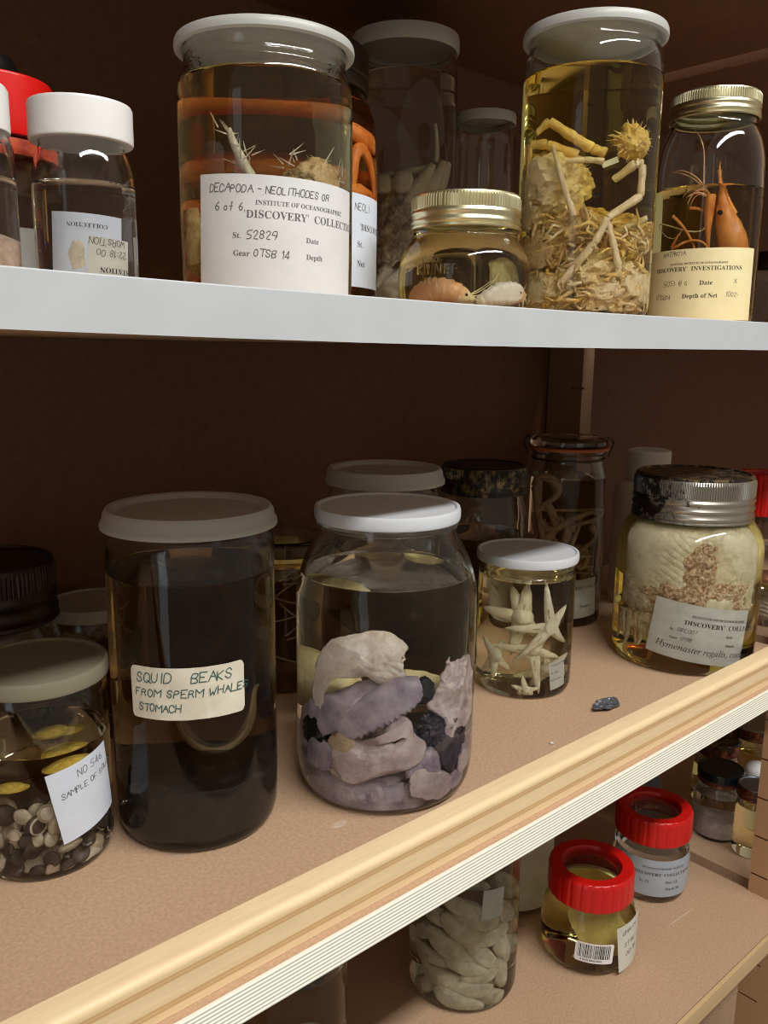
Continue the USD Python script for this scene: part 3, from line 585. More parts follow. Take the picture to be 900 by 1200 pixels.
# ================================================================ TOP ROW
TZ = .3425
def top_z(x): return T_SHELF_Z+float(sagdz(x))+.0005
def zrel(profile): return profile
def noisy(m, amp, sc, seed=0):
    v = m.vertices; n = meshkit.fbm(np.asarray(v)*sc+seed*3.1, 4, seed)-.5; n2 = meshkit.fbm(np.asarray(v)*sc+seed*3.1+50, 4, seed+1)-.5
    return trimesh.Trimesh(v+2*amp*np.stack([n, n2, n*.5-n2*.5], 1), m.faces, process=False)
rs = np.random.RandomState(5)
def A(j, key, lim=.9): return j.at(np.array(SPEC[key]), lim)

# --- big jar with the large white label (crab inside)
J = Jar("large clear jar with a translucent white press-on lid and big DECAPODA label", .2986, .4407, top_z(.26), .05,
        [(.043, .0), (.0465, .0005), (.0495, .004), (.05, .012), (.05, .06), (.05, .105), (.0495, .119), (.0475, .1235), (.0462, .1255), (.0462, .1285), (.0455, .131), (.0462, .134), (.0462, .1385)], liq=.1188, liquid="liquid_straw")
J.add("lid", flared_lid(.0508, .1365, .0058), "lid_white_plastic", "translucent white press-on lid")
lb = J.wrap(paper(.100, .0585, 70, 12), .05025, .19, .3782, -.035)
LBL = J.add("label", lb, "paper_white", "white printed paper label", local=False)
def ink(j, lab, m, mat_, th0, z0, R, rot=0, name="lettering", lb=None): return part(lab, name, j.wrap(shift(m, 0, 0, .00016), R, th0, z0, rot), mat_, lb, smooth=False)
R_ = .05025; r0 = -.035
for txt, h, s_, zt, sty in (("INSTITUTE OF OCEANOGRAPHIC", .00235, -.010, .3928, "serif"), ("‘DISCOVERY’  COLLECTIONS", .0040, -.0165, .3862, "serif"), ("St.", .0030, -.0230, .3757, "serif"), ("Gear", .0030, -.0228, .3665, "serif"), ("Date", .0028, .0175, .3742, "serif"), ("Depth", .0028, .0175, .3655, "serif")):
    ink(J, LBL, lettering(txt, h, sty, thin=.35), "ink_grey", .075+s_/R_, zt, R_, r0)
for i, (txt, h, s_, zt) in enumerate((("DECAPODA -", .0040, -.0365, .3998), ("NEOLITHODES GR", .0036, -.0045, .3985), ("6 of 6", .0040, -.0330, .3905), ("52829", .0042, -.0150, .3755), ("OTSB 14", .0040, -.0115, .3660))):
    ink(J, LBL, handwriting(txt, h, .00045, 11+i), "ink_pencil", .075+s_/R_, zt, R_, r0, "handwriting")
ink(J, LBL, shift(trimesh.creation.box([.030, .0004, .00006]), .012, 0), "ink_pencil", .075-.003/R_, .3975, R_, r0, "underline")
# crab in it
def spiky(base, mat_, rad, n, L, seed, pts):
    pass
c = thing("crab_specimen", "spiny pale brown crab limbs poking up behind the DECAPODA label", "crab", J.c)
ms = [tube(A(J, "dA"), [.0012, .0022, .0026, .0030], 9, 14, noise=.25, seed=3), tube(J.at([(-.5, .2, .40), (-.45, .1, .375), (-.4, 0, .352)]), [.003, .004, .004], 9, 10, noise=.3)]
part(c, "leg", ms[0], "crab_pale", smooth=50); part(c, "leg", ms[1], "crab_brown", smooth=50)
bp = A(J, "dB")
part(c, "carapace", cat_([J.keep(blob(bp.mean(0)-[0, 0, .006], (.014, .014, .010), 4, .35, 5, 2)), J.keep(blob(J.at((0, 0, .366)), (.03, .03, .018), 4, .3, 4, 5))]), "crab_brown", smooth=60)
spn = []
for i in range(46):
    b0 = (bp[rs.randint(4)] if i < 26 else A(J, "dA")[rs.randint(3)])+rs.uniform(-.006, .006, 3)*[1, 1, .6]; d = rs.normal(size=3); d[2] = abs(d[2])*.8+.2; d /= np.linalg.norm(d)
    spn.append(tube([b0, b0+d*rs.uniform(.005, .011)], [.0005, .0001], 5, 3))
part(c, "spine", cat_(spn), "crab_pale", "fine pale spines", kind="stuff", smooth=50)
part(c, "leg", J.keep(tube(A(J, "dC"), [.005, .006, .005], 10, 14, noise=.4, seed=9)), "crab_brown", smooth=60)

# --- amber jar behind it
J = Jar("big amber-filled jar with a dark brown lid, standing behind the DECAPODA jar", .3811, .537, top_z(.33), .066,
        [(.058, 0), (.063, .001), (.0655, .006), (.066, .02), (.066, .08), (.066, .118), (.064, .134), (.058, .148), (.0555, .152), (.0555, .168)], liq=.141, liquid="liquid_orange")
J.add("lid", lathe([(.054, .151), (.058, .151), (.0592, .153), (.0592, .158), (.0578, .1595), (.0592, .161), (.0592, .176), (.0575, .179), (0, .179)], 90), "dark_brown_plastic", "dark brown screw lid")
LBL = J.add("label", J.wrap(paper(.050, .062, 30, 8), .06625, .95, .3905, -.02), "paper_blue", "white paper label, only its right end in view", local=False)
for txt, h, s_, zt in (("‘DISCOVERY’", .0044, -.0065, .398), ("St.", .0042, -.0095, .3865), ("Net", .0042, -.0095, .3735)):
    ink(J, LBL, lettering(txt, h, "serif", thin=.3), "ink_grey", .95+s_/.06625, zt, .06625, -.02)
ink(J, LBL, handwriting("NEOLI", .005, .0005, 4), "ink_pencil", .95-.012/.06625, .411, .06625, -.02, "handwriting")
c = thing("crab_specimen", "orange-red crab with folded legs steeped in the amber jar", "crab", J.c)
part(c, "carapace", J.keep(blob(J.at((-.1, 0, .375)), (.045, .045, .026), 4, .3, 4, 8)), "crab_red", smooth=60)
for i, (pp, rr) in enumerate((([(-.9, .3, .424), (-.3, .75, .428), (.4, .7, .426), (.85, .1, .42)], .0062), ([(-.85, .4, .462), (-.2, .7, .466), (.45, .65, .464), (.85, .2, .458)], .0062),
        ([(-.6, -.5, .44), (.3, -.6, .445), (.8, -.2, .43)], .006), ([(.62, .55, .425), (.76, .45, .452), (.86, .3, .44), (.88, .25, .405)], .0045), ([(-.7, .4, .40), (.1, .7, .405), (.7, .5, .40)], .006))):
    part(c, "leg", J.keep(tube(J.at(pp), rr, 10, 24, noise=.25, seed=i)), "crab_orange", smooth=60)
part(c, "leg", J.keep(tube(J.at([(.5, .7, .347), (.8, .4, .349), (.85, .1, .352)]), .005, 8, 12, noise=.3)), "crab_red", smooth=60)

# --- tall grey-lidded jar
J = Jar("tall clear jar with a grey press-on lid holding pale crab claws", .574, .6204, TZ, .048,
        [(.041, 0), (.045, .001), (.0478, .008), (.048, .03), (.048, .215), (.0475, .224), (.0462, .229), (.0455, .232), (.0455, .2400)], liq=.2145, liquid="liquid_clear")
J.add("lid", flared_lid(.0492, .238, .0130), "lid_frosted", "frosted grey press-on lid")
c = thing("crab_specimen", "ivory crab claws and bent flat legs in the tall grey-lidded jar", "crab", J.c)
part(c, "leg", tube(A(J, "t_leg"), [.0038, .0046, .0036], 10, 12, flat=.8, noise=.12), "shell_ivory", smooth=60)
for k in ("t_seg1", "t_seg2", "t_seg3"): part(c, "leg", tube(A(J, k), [.0030, .0062, .0074, .0060], 12, 16, flat=.7, noise=.1, seed=4), "shell_ivory", smooth=60)
part(c, "leg", tube(A(J, "t_tip"), [.0014, .0018, .0024], 8, 8), "shell_ivory", smooth=60)
for k, r_ in (("t_plate", .010), ("t_plate2", .009)):
    q = A(J, k); part(c, "claw_plate", J.keep(blob(q.mean(0), (r_, r_, r_*1.15), 3, .28, 2.2, 3)), "shell_ivory", smooth=40)
q = A(J, "t_shell")
part(c, "carapace", J.keep(cat_([blob(q[i]*.6+q.mean(0)*.4, (.012, .012, .017), 4, .35, 6, i) for i in range(6)])), "shell_wrinkled", "wrinkled underside of the shell", smooth=50)
part(c, "carapace", J.keep(blob(J.at((.05, .2, .374)), (.026, .026, .019), 4, .25, 3, 9)), "shell_ivory", smooth=60)
part(c, "leg", tube(A(J, "t_low"), [.003, .005, .003], 8, 10), "shell_ivory", smooth=60)

# --- dim little jar at the back
J = Jar("small dim jar with a clear lid at the back of the top row", .6423, .5816, TZ, .029,
        [(.025, 0), (.028, .001), (.029, .006), (.029, .165), (.0282, .174), (.0265, .178), (.0265, .186)], liq=.12, liquid="liquid_murky")
J.add("lid", disc_lid(.0288, .182, .009), "lid_frosted", "frosted lid")

# --- squat jar with the gold band
J = Jar("squat rounded preserving jar with a gold screw band, holding two shrimps", .4514, .4242, TZ, .046,
        [(.038, 0), (.042, .0008), (.0445, .006), (.046, .016), (.046, .026), (.0445, .036), (.040, .0445), (.0365, .049), (.0355, .052), (.0355, .0705)], liq=.0515, liquid="liquid_lemon", wall=.003)
screw_lid(J, .0377, .0545, .0235, "gold_lacquer", ridges=2, label="gold lacquered screw band")
for txt, h, s_, zt in (("KILNER", .0062, -.034, .3660), ("JAR", .0050, -.028, .3590), ("REGD", .0034, -.030, .3735)):
    J.add("embossed_word", J.wrap(shift(lettering(txt, h, "plain", depth=.0014), 0, 0, -.0001), .0458, s_/.046, zt), "glass", "raised lettering moulded in the glass", local=False, smooth=False)
def banded(pts, radii, n, ring=9, k=44, flat=.85, amp=.10):
    p = spline(np.c_[np.asarray(pts), radii], k); ph = np.linspace(0, ring, k) % 1
    return tube(p[:, :3], np.maximum(p[:, 3], 5e-4)*(1-amp+amp*1.6*ph), n, flat=flat)
rq = np.random.RandomState(3)
def small_shrimp(label, pts, radii, m1, m2, seed, ants):
    c = thing("shrimp_specimen", label, "shrimp", J.c); pts = np.asarray(pts); h = pts[-1]; d = (pts[-1]-pts[-2]); d /= np.linalg.norm(d)
    part(c, "body", J.keep(banded(pts, radii, 18)), m1, smooth=60)
    part(c, "head", J.keep(tube([h-d*.005, h, h+d*.004, h+d*.008+zz*.001], [radii[-1]*1.05, radii[-1]*.95, .0022, .0004], 12, 14)), m2, smooth=60)
    part(c, "eye", blob(h+d*.001+J.t*radii[-1]*.9+zz*.001, (.0009,)*3, 2, .02), "eye_black")
    for a in ants: part(c, "antenna", tube(a, np.linspace(.0005, .0002, len(a)), 5, 18), "shrimp_cream", smooth=60)
    for i in range(14):
        b0 = h+d*rq.uniform(-.006, .003)-zz*radii[-1]*.6; e = d*rq.uniform(.004, .010)+J.t*rq.uniform(-.003, .004)+zz*rq.uniform(-.006, .004)
        part(c, "leg", J.keep(tube([b0, b0+e*.5+zz*.0015, b0+e], [.0006, .0005, .0002], 5, 8)), "shrimp_cream", smooth=60)
z0_ = TZ+.0095
pA = J.at([(-.72, .45, z0_-.002), (-.52, .60, z0_+.0035), (-.22, .66, z0_+.0045), (.02, .66, z0_+.001)])
small_shrimp("orange shrimp lying at the left in the squat gold-banded jar", pA, [.0045, .0085, .0085, .0050], "shrimp_pink", "shrimp_cream", 4, [[pA[-1], pA[-1]+J.r*.010+zz*.004, pA[-1]+J.r*.022+zz*.016], [pA[-1], pA[-1]+J.r*.010+zz*.001, pA[-1]+J.r*.020+zz*.004], [pA[-1], pA[-1]+J.r*.006+zz*.003, pA[-1]+J.r*.016+zz*.010]])
pB = J.at([(.20, .70, z0_-.004), (.38, .68, z0_+.001), (.60, .55, z0_+.0035), (.78, .35, z0_+.003)])
small_shrimp("pale pinkish shrimp lying at the right in the squat gold-banded jar", pB, [.0045, .0070, .0080, .0050], "shell_ivory", "shrimp_pink", 6, [[pB[-1], pB[-1]+J.r*.003+zz*.004, pB[-1]+J.r*.005+zz*.007]])

# --- the tall crab jar
J = Jar("tall straw-yellow jar packed with crabs under a translucent flared lid", .5573, .4013, TZ, .05,
        [(.044, 0), (.0475, .0008), (.0497, .006), (.05, .016), (.05, .165), (.0496, .178), (.0478, .184), (.0462, .187), (.0462, .1965)], liq=.167, liquid="liquid_yellow")
J.add("lid", flared_lid(.0512, .1925, .0072), "lid_white_plastic", "translucent press-on lid with a flared rim")
c = thing("crab_specimen", "large spiny crab with long jointed legs, uppermost in the tall yellow jar", "crab", J.c)
bc = A(J, "crab_c")
part(c, "carapace", J.keep(noisy(blob(bc[0]-J.t*.008, (.0235, .022, .0225), 5, .32, 5, 12), .002, 240)), "crab_cream", smooth=50)
part(c, "abdomen", J.keep(cat_([blob(bc[3]+[0, 0, -.002*i]+J.r*(.003*i-.004), (.007, .007, .0036), 3, .2, 4, i) for i in range(5)])), "crab_yellow", smooth=60)
part(c, "eye", blob(bc[2], (.0022,)*3, 2, .05), "eye_black")
for k, r_, mt in (("legA", [.0022, .0030, .0035, .0036, .0036], "crab_yellow"), ("legB", [.0026, .0032, .0034, .0034], "crab_yellow"), ("legC", [.0015, .0021, .0024], "crab_cream"), ("legD", .0021, "crab_cream"), ("legH", .0018, "crab_yellow"),
              ("legE", [.0026, .0032, .0034, .0030, .0026, .0027, .0029], "crab_cream"), ("legF", [.0018, .0024, .0028, .0024], "crab_cream"), ("legG", [.0024, .0026, .0022], "crab_cream")):
    q = A(J, k); segs = []
    for i in range(len(q)-1):
        rr = np.broadcast_to(r_, (len(q),)); d = q[i+1]-q[i]
        segs.append(tube([q[i], q[i]+d*.12, q[i]+d*.5, q[i]+d*.9, q[i+1]], [rr[i]*.9, rr[i]*1.05, (rr[i]+rr[i+1])/2*.95, rr[i+1]*1.05, rr[i+1]*.9], 9, 12, noise=.14, seed=i))
    part(c, "leg", cat_(segs), mt, smooth=60)
spn = []
for i in range(150):
    d = rs.normal(size=3); d /= np.linalg.norm(d); b0 = bc[0]-J.t*.008+d*[.019, .019, .018]
    spn.append(tube([b0, b0+d*rs.uniform(.003, .008)], [.0006, .0001], 5, 3))
part(c, "spine", J.keep(cat_(spn), .95), "crab_pale", "fine spines over the shell", kind="stuff", smooth=50)
c = thing("crab_specimen", "small spiny crab pressed to the right-hand glass of the tall yellow jar", "crab", J.c)
part(c, "carapace", J.keep(blob(bc[1], (.0105, .0105, .0115), 4, .35, 5, 3)), "crab_yellow", smooth=60)
spn = []
for i in range(70):
    d = rs.normal(size=3); d /= np.linalg.norm(d); b0 = bc[1]+d*.0100
    spn.append(tube([b0, b0+d*rs.uniform(.003, .007)], [.0007, .0001], 5, 3))
part(c, "spine", J.keep(cat_(spn), .95), "crab_cream", "stubby spines", kind="stuff", smooth=50)
solo("paper_tag", J.keep(tm(mf.Manifold.cube([.0105, .0012, .0038], True).rotate([0, -24, -45]).translate((A(J, "legA")[-1]+np.array([.001, -.003, -.0065])).tolist()))), "paper_wet", "little white paper tag lying on the crab legs in the yellow jar", "tag", smooth=20)
for i, (u, v, z, r_, lb) in enumerate(((-.5, .35, .388, .021, "ragged brown crab body filling the left middle of the yellow jar"), (.05, .35, .372, .023, "ragged brown crab body low in the middle of the yellow jar"), (.55, .3, .364, .019, "ragged brown crab body low at the right of the yellow jar"),
        (-.15, .45, .404, .017, "brown gill mass just beneath the big spiny crab"), (-.68, .3, .414, .014, "knobbly brown lump at the left glass of the yellow jar"), (-.45, .45, .360, .018, "matted crab body at the very bottom left of the yellow jar"), (.2, -.3, .40, .024, "brown crab body at the back of the yellow jar"), (.25, .55, .358, .016, "matted crab body at the bottom right of the yellow jar"))):
    solo("crab_fragment", J.keep(noisy(blob(J.at((u, v, z)), (r_, r_, r_*.8), 5, .4, 5, i+20), .0035, 260, i)), "crab_cream" if i % 3 else "crab_brown", lb, "crab", smooth=45)
rl = np.random.RandomState(21)
for i in range(230):
    u = rl.uniform(-.9, .9); v = math.sqrt(max(0, .80-u*u))*rl.uniform(.72, 1); z = .3478+.062*rl.rand()**1.3
    d1 = rl.normal(size=3)*[1, .35, .55]; d1 /= np.linalg.norm(d1); L1 = rl.uniform(.005, .012); d2 = d1+rl.normal(size=3)*.8; d2 /= np.linalg.norm(d2); L2 = rl.uniform(.004, .011)
    p0 = J.at((u, v, z)); w = lambda d: d[0]*J.r-d[1]*J.t+d[2]*zz
    p1 = p0+w(d1)*L1; p2 = p1+w(d2)*L2; r_ = rl.uniform(.0006, .0014)
    solo("crab_limb", J.keep(cat_([tube([p0, (p0+p1)/2, p1], [r_*1.1, r_, r_*1.15], 6), tube([p1, (p1+p2)/2, p2], [r_*1.05, r_*.8, r_*.35], 6)]), .94), ["crab_cream", "crab_yellow", "crab_brown"][i % 3],
         "thin jointed crab leg in the tangle at the bottom of the yellow jar", "crab leg", "loose crab legs heaped in the yellow jar", smooth=60)

# --- shrimp jar
J = Jar("clear jar with a gold screw lid, an orange shrimp and INVESTIGATIONS label", .7639, .4168, TZ, .0475,
        [(.040, 0), (.044, .0008), (.047, .006), (.0475, .016), (.0475, .125), (.0468, .142), (.0435, .158), (.039, .168), (.0365, .173), (.0365, .192)], liq=.1165, liquid="liquid_gold", wall=.003)
screw_lid(J, .039, .1765, .0225, "gold_lacquer", ridges=2, label="gold lacquered screw lid")
th_ = -.05
LBL = J.add("label", J.wrap(paper(.108, .062, 70, 8), .04775, th_, .3755, .02), "paper_cream", "yellowed cream printed label", local=False)
for txt, h, s_, zt in (("NATIONAL INSTITUTE OF OCEANOGRAPHY", .00165, -.026, .3927), ("‘DISCOVERY’  INVESTIGATIONS", .0037, -.043, .3868), ("Date", .0038, .0010, .3753), ("Depth of Net", .0038, -.0130, .3640)):
    ink(J, LBL, lettering(txt, h, "serif", thin=.25), "ink_black", th_+s_/.04775, zt, .04775, .02)
for i, (txt, h, s_, zt) in enumerate((("NATANTIA", .0036, -.034, .4005), ("5051 @ 6", .0042, -.0315, .3748), ("OTSB14", .0038, -.040, .3630), ("X", .0036, .031, .3770), ("1002-", .0038, .0245, .3655))):
    ink(J, LBL, handwriting(txt, h, .0004, 31+i), "ink_pencil", th_+s_/.04775, zt, .04775, .02, "handwriting")
c = thing("shrimp_specimen", "large orange shrimp with a long spiked snout, standing upright behind the cream label", "shrimp", J.c)
a, b = np.array(SPEC["car_top"]), np.array(SPEC["car_bot"])
a2, b2 = J.at(a), J.at(b); a2 = np.vstack([a2, J.at((.75, .4, .385))]); b2 = np.vstack([b2, J.at((.15, .5, .38))])
mid = (a2+b2)/2; hw = np.linalg.norm(a2-b2, axis=1)/2
part(c, "carapace", J.keep(tube(mid, np.maximum(hw, .0008), 22, 30, flat=.75, up=J.t, noise=.08, seed=2), .93), "shrimp_orange", smooth=60)
part(c, "snout_spike", tube([a2[0]+[0, 0, .006], a2[0], a2[1], a2[2]], [.0002, .0008, .0016, .002], 8, 14), "shrimp_orange", smooth=60)
e = A(J, "eye")
part(c, "eye", blob(e[0], (.0022,)*3, 2, .05), "eye_black", "black eye")
part(c, "head_plate", J.keep(tube([e[1]-[0, 0, .002], e[1], e[2], b2[4]], [.0012, .0022, .003, .0036], 10, 14)), "shrimp_orange", smooth=60)
for k in ("ant1", "ant2", "ant3", "ant4"): part(c, "antenna", tube(A(J, k), np.linspace(.0008, .0003, len(SPEC[k])), 6, 24), "shrimp_cream" if k == "ant4" else "shrimp_pink", smooth=60)
for k in ("leg1", "leg2", "leg3", "leg4"): part(c, "leg", tube(A(J, k), np.linspace(.0016, .0010, len(SPEC[k])), 8, 14), "shrimp_orange", smooth=60)
for i in range(8):
    b0 = e[1]+rs.uniform(-.003, .003, 3)-J.r*.001*i; part(c, "leg", J.keep(tube([b0, b0-J.r*.008+[0, 0, .003], b0-J.r*.014-[0, 0, .003*(i % 3)]], [.0006, .0005, .0002], 5, 8)), "shrimp_pink", smooth=60)

# --- white-capped jar, far-left jar, red-capped jar
J = Jar("small clear jar with a white screw cap and a paper slip inside", .1882, .441, top_z(.163), .025,
        [(.0215, 0), (.0235, .0006), (.0248, .004), (.025, .010), (.025, .052), (.0245, .058), (.0225, .0655), (.0208, .069), (.0205, .0715), (.0205, .086)], liq=.0505, liquid="liquid_clear", wall=.0018)
J.add("cap", lathe([(.0212, .0715), (.0246, .0715), (.0251, .0725), (.0251, .0880), (.0245, .0894), (.0228, .0898), (0, .0898)], 80), "cap_white", "smooth white screw cap")
LBL = thing("paper_slip", "folded white paper slip with upside-down writing inside the white-capped jar", "paper", J.c)
a_ = part(LBL, "sheet", J.wrap(paper(.034, .034, 30, 6), .0222, .0, .3640, -.05), "paper_blue")
part(LBL, "sheet", J.wrap(paper(.021, .023, 20, 6), .0227, .47, .3585, -.06), "paper_wet", "lower flap of the slip")
for txt, h, th0, zt in (("WORSTION", .0030, .85, .3690), ("22:18 00", .0030, .88, .3637)):
    part(LBL, "handwriting", J.wrap(shift(rot180(handwriting(txt, h, .00030, 5)), 0, 0, .00016), .0228, th0, zt, -.06), "ink_pencil", smooth=False)
part(LBL, "lettering", J.wrap(shift(rot180(lettering("STATION", .0026, "serif", thin=.2)), 0, 0, .00016), .0228, .95, .3552, -.06), "ink_black", smooth=False)
part(LBL, "lettering", J.wrap(shift(rot180(lettering("COLLECTION", .0020, "serif", thin=.2)), 0, 0, .00016), .0223, .45, .3760, -.05), "ink_grey", smooth=False)
solo("specimen_disc", J.keep(blob(J.at((-.12, .8, .3615)), (.006, .003, .0085), 4, .25, 4, 3), .94, zlo=.006), "beak_pale", "pale beige disc at the bottom of the white-capped jar", "specimen", smooth=50)
J = Jar("clear jar with a white cap cut off by the left edge of the top row", .1275, .4335, top_z(.104), .0235,
        [(.020, 0), (.0225, .0006), (.0233, .004), (.0235, .010), (.0235, .056), (.0225, .062), (.0205, .0665), (.0205, .082)], liq=.045, liquid="liquid_clear", wall=.0018)
J.add("cap", lathe([(.0205, .066), (.0222, .066), (.0224, .067), (.0224, .084), (.0215, .0855), (0, .0855)], 70), "cap_white", "white cap")
solo("powder_specimen", J.keep(lathe([(0, .005), (.0205, .005), (.0207, .018), (.012, .0215), (0, .020)], 40).apply_translation(J.c)), "powder_pale", "pale pinkish powder in the leftmost jar of the top row", "specimen", kind="thing", smooth=50)
J = Jar("jar with a bright red cap and a white label behind the white-capped jar", .1675, .515, top_z(.134), .033,
        [(.028, 0), (.032, .001), (.033, .006), (.033, .056), (.031, .068), (.0295, .072), (.0295, .100)], liq=.05, liquid="liquid_murky")
J.add("cap", lathe([(.030, .080), (.034, .080), (.0345, .082), (.0345, .1085), (.0335, .110), (0, .110)], 80), "red_plastic", "bright red cap")
J.add("collar", lathe([(.0305, .070), (.0332, .070), (.0332, .078), (.0305, .078)], 60, closed=True), "crab_red", "dull red collar")
J.add("label", J.wrap(paper(.05, .034, 30, 6), .0332, .35, .362, 0), "paper_white", "white label", local=False)
solo("black_cap", move(lathe([(0, .1103), (.020, .1103), (.024, .112), (.0245, .117), (.022, .1215), (0, .1225)], 48), .160, .515, top_z(.134)), "black_plastic", "glossy black cap resting on top of the red cap", "cap")
# --- right edge
J = Jar("dark empty preserving jar at the right end of the top row, in the next bay", 1.10, .50, T_SHELF_Z, .036,
        [(.031, 0), (.035, .001), (.036, .006), (.036, .06), (.033, .072), (.031, .076), (.031, .09)])
J.add("lid", lathe([(.03, .078), (.033, .078), (.033, .095), (.031, .097), (0, .097)], 60), "dark_tin", "dark tin lid")

# ================================================================ MIDDLE ROW
# --- squid beak jar
J = Jar("tall jar of dark fluid labelled SQUID BEAKS under a frosted lid", .2669, .4873, 0, .0542,
        [(.044, .0004), (.049, .0006), (.0528, .007), (.0542, .018), (.0542, .10), (.0542, .189), (.0535, .196), (.0512, .202), (.0502, .205), (.0502, .211)], liq=.1768, liquid="liquid_amber_brown")
J.add("lid", snap_lid(.0561, .2052, .0125), "lid_frosted", "frosted press-on lid")
LBL = J.add("label", J.wrap(paper(.073, .0335, 60, 10, crumple=.0007, seed=3, round_=.003), .05445, -.095, .1105, .010), "paper_aged", "creased yellowing paper label with rounded corners", local=False)
for i, (txt, h, s_, zt) in enumerate((("SQUID   BEAKS", .0062, -.032, .1140), ("FROM SPERM WHALES", .0048, -.033, .1050), ("STOMACH", .0046, -.031, .0955))):
    part(LBL, "handwriting", J.wrap(shift(handwriting(txt, h, .00055, 51+i, squash=1.12 if i == 1 else 1.05), 0, 0, .00078), .05445, -.095+s_/.05445, zt+.0033, .010), "ink_teal", smooth=False)
solo("beak_mass", J.keep(blob(J.at((0, 0, .026)), (.060, .060, .030), 5, .12, 5, 3), .94, zlo=.0042, zhi=.058), "sediment_black", "black heap of squid beaks settled at the bottom of the tall labelled jar", "specimen", kind="stuff", smooth=60)
solo("label_edge_image", J.keep(tube(A(J, "squidring"), [.0010, .0018, .0022, .002, .0014, .0008], 8, 30, flat=.5)), "label_edge_image", "pale curved strip modelled for the refracted edge of the SQUID BEAKS label", "strand", smooth=60)  # solid strip imitating the label edge as refracted in the jar

# --- purple organ jar
J = Jar("wide-shouldered sweet jar with a blue-white lid, full of lilac squid organs", .3999, .4438, 0, .0655,
        [(.052, .0004), (.057, .0006), (.0625, .007), (.0652, .020), (.0655, .040), (.0655, .142), (.0648, .154), (.060, .170), (.053, .184), (.0492, .191), (.0482, .195), (.0482, .204)], liq=.1605, liquid="liquid_pale", wall=.003)
J.add("lid", disc_lid(.0522, .1995, .0093), "lid_blue_white", "blue-white snap lid with a raised rim")
J.add("neck_ring", lathe([(.0482, .1945), (.0506, .1955), (.0508, .1975), (.0482, .1985)], 80), "glass")
def ruled(J, ka, kb, bulge, n=34, m=22, curl=None, direction=None):
    a, b = A(J, ka), A(J, kb)
    def P(u, v):
        sa, sb = spline(a, len(u)), spline(b, len(u))
        p = sa[:, None]*(1-v[..., None])+sb[:, None]*v[..., None]
        return p+np.sin(PI*v)[..., None]*bulge*(direction if direction is not None else J.t)
    return P
def creased(m, amp, sc, seed=0):
    """Adds sharp creases along the surface normal."""
    v = np.asarray(m.vertices); n = trimesh.Trimesh(v, m.faces, process=False).vertex_normals
    f = meshkit.fbm(v*sc+seed*5.7+1.7*meshkit.fbm(v*sc*.6+seed, 3, seed)[:, None], 3, seed)
    return trimesh.Trimesh(v+n*(amp*(np.abs(f-.5)*4-.6))[:, None], m.faces, process=False)
hood = J.keep(creased(noisy(sheet(ruled(J, "hood_out", "hood_in", .011), .0042, 90, 50), .0026, 90, 3), .0020, 75, 2))
solo("organ_piece", hood, "organ_cream", "cream hood-shaped flap with a hooked tip, highest in the sweet jar", "specimen", smooth=60)
bf = A(J, "backflap"); cen = bf.mean(0)
solo("organ_piece", J.keep(noisy(blob(cen, (.022, .022, .013), 4, .2, 3, 2), .0015, 120)), "organ_yellow", "yellowish flap tucked behind the cream hood", "specimen", smooth=60)
solo("organ_piece", J.keep(noisy(blob(J.at((-.55, -.35, .075)), (.020, .03, .024), 4, .15, 3, 6), .0015, 120)), "organ_yellow", "yellow-cream lump at the back left under the hood", "specimen", smooth=60)
def puckered(m, along, amp, n, seed=0):
    """Scallops the lower edge of a roll."""
    v = np.asarray(m.vertices).copy(); c0, c1 = along[0], along[-1]; d = (c1-c0)/np.linalg.norm(c1-c0); s_ = (v-c0)@d/np.linalg.norm(c1-c0)
    low = np.clip((-(v-c0-np.outer((v-c0)@d, d))@zz)/.010, 0, 1)**2
    v[:, 2] += amp*low*np.sin(2*PI*n*s_+1.6*np.sin(9*s_)+np.sin(23*s_)); return trimesh.Trimesh(v, m.faces, process=False)
solo("organ_piece", J.keep(creased(puckered(tube(A(J, "roll1"), [.010, .0135, .0140, .012, .007], 40, 90, noise=.12, seed=4, nscale=60), A(J, "roll1"), .0012, 12), .0007, 120, 4)), "organ_lilac", "thick lilac-grey roll crossing the left of the sweet jar", "specimen", smooth=60)
solo("organ_piece", J.keep(creased(puckered(tube(A(J, "roll2"), [.009, .0125, .013, .0115, .0085], 40, 100, noise=.12, seed=6, nscale=70), A(J, "roll2"), .0014, 13), .0006, 140, 6)), "organ_lilac", "lilac roll with a puckered edge, below the cream hood", "specimen", smooth=60)
q = A(J, "roll2")[-1]
solo("organ_piece", J.keep(noisy(blob(q+J.r*.003-[0, 0, .002], (.0075, .0075, .009), 4, .3, 5, 2), .001, 300)), "organ_black", "black ragged opening at the end of the puckered roll", "specimen", smooth=60)
solo("organ_piece", J.keep(creased(noisy(sheet(ruled(J, "fold_out", "fold_in", .006), .0026, 70, 36), .0014, 140, 8), .0007, 130, 3)), "organ_pink_grey", "smooth grey-pink fold curling over in the middle of the sweet jar", "specimen", smooth=60)
solo("organ_piece", J.keep(creased(noisy(sheet(ruled(J, "right_flap_l", "right_flap_r", .010), .003, 70, 44), .0040, 100, 5), .0016, 120, 7)), "organ_pink_grey", "crumpled pinkish-grey curtain of tissue up the right side", "specimen", smooth=60)
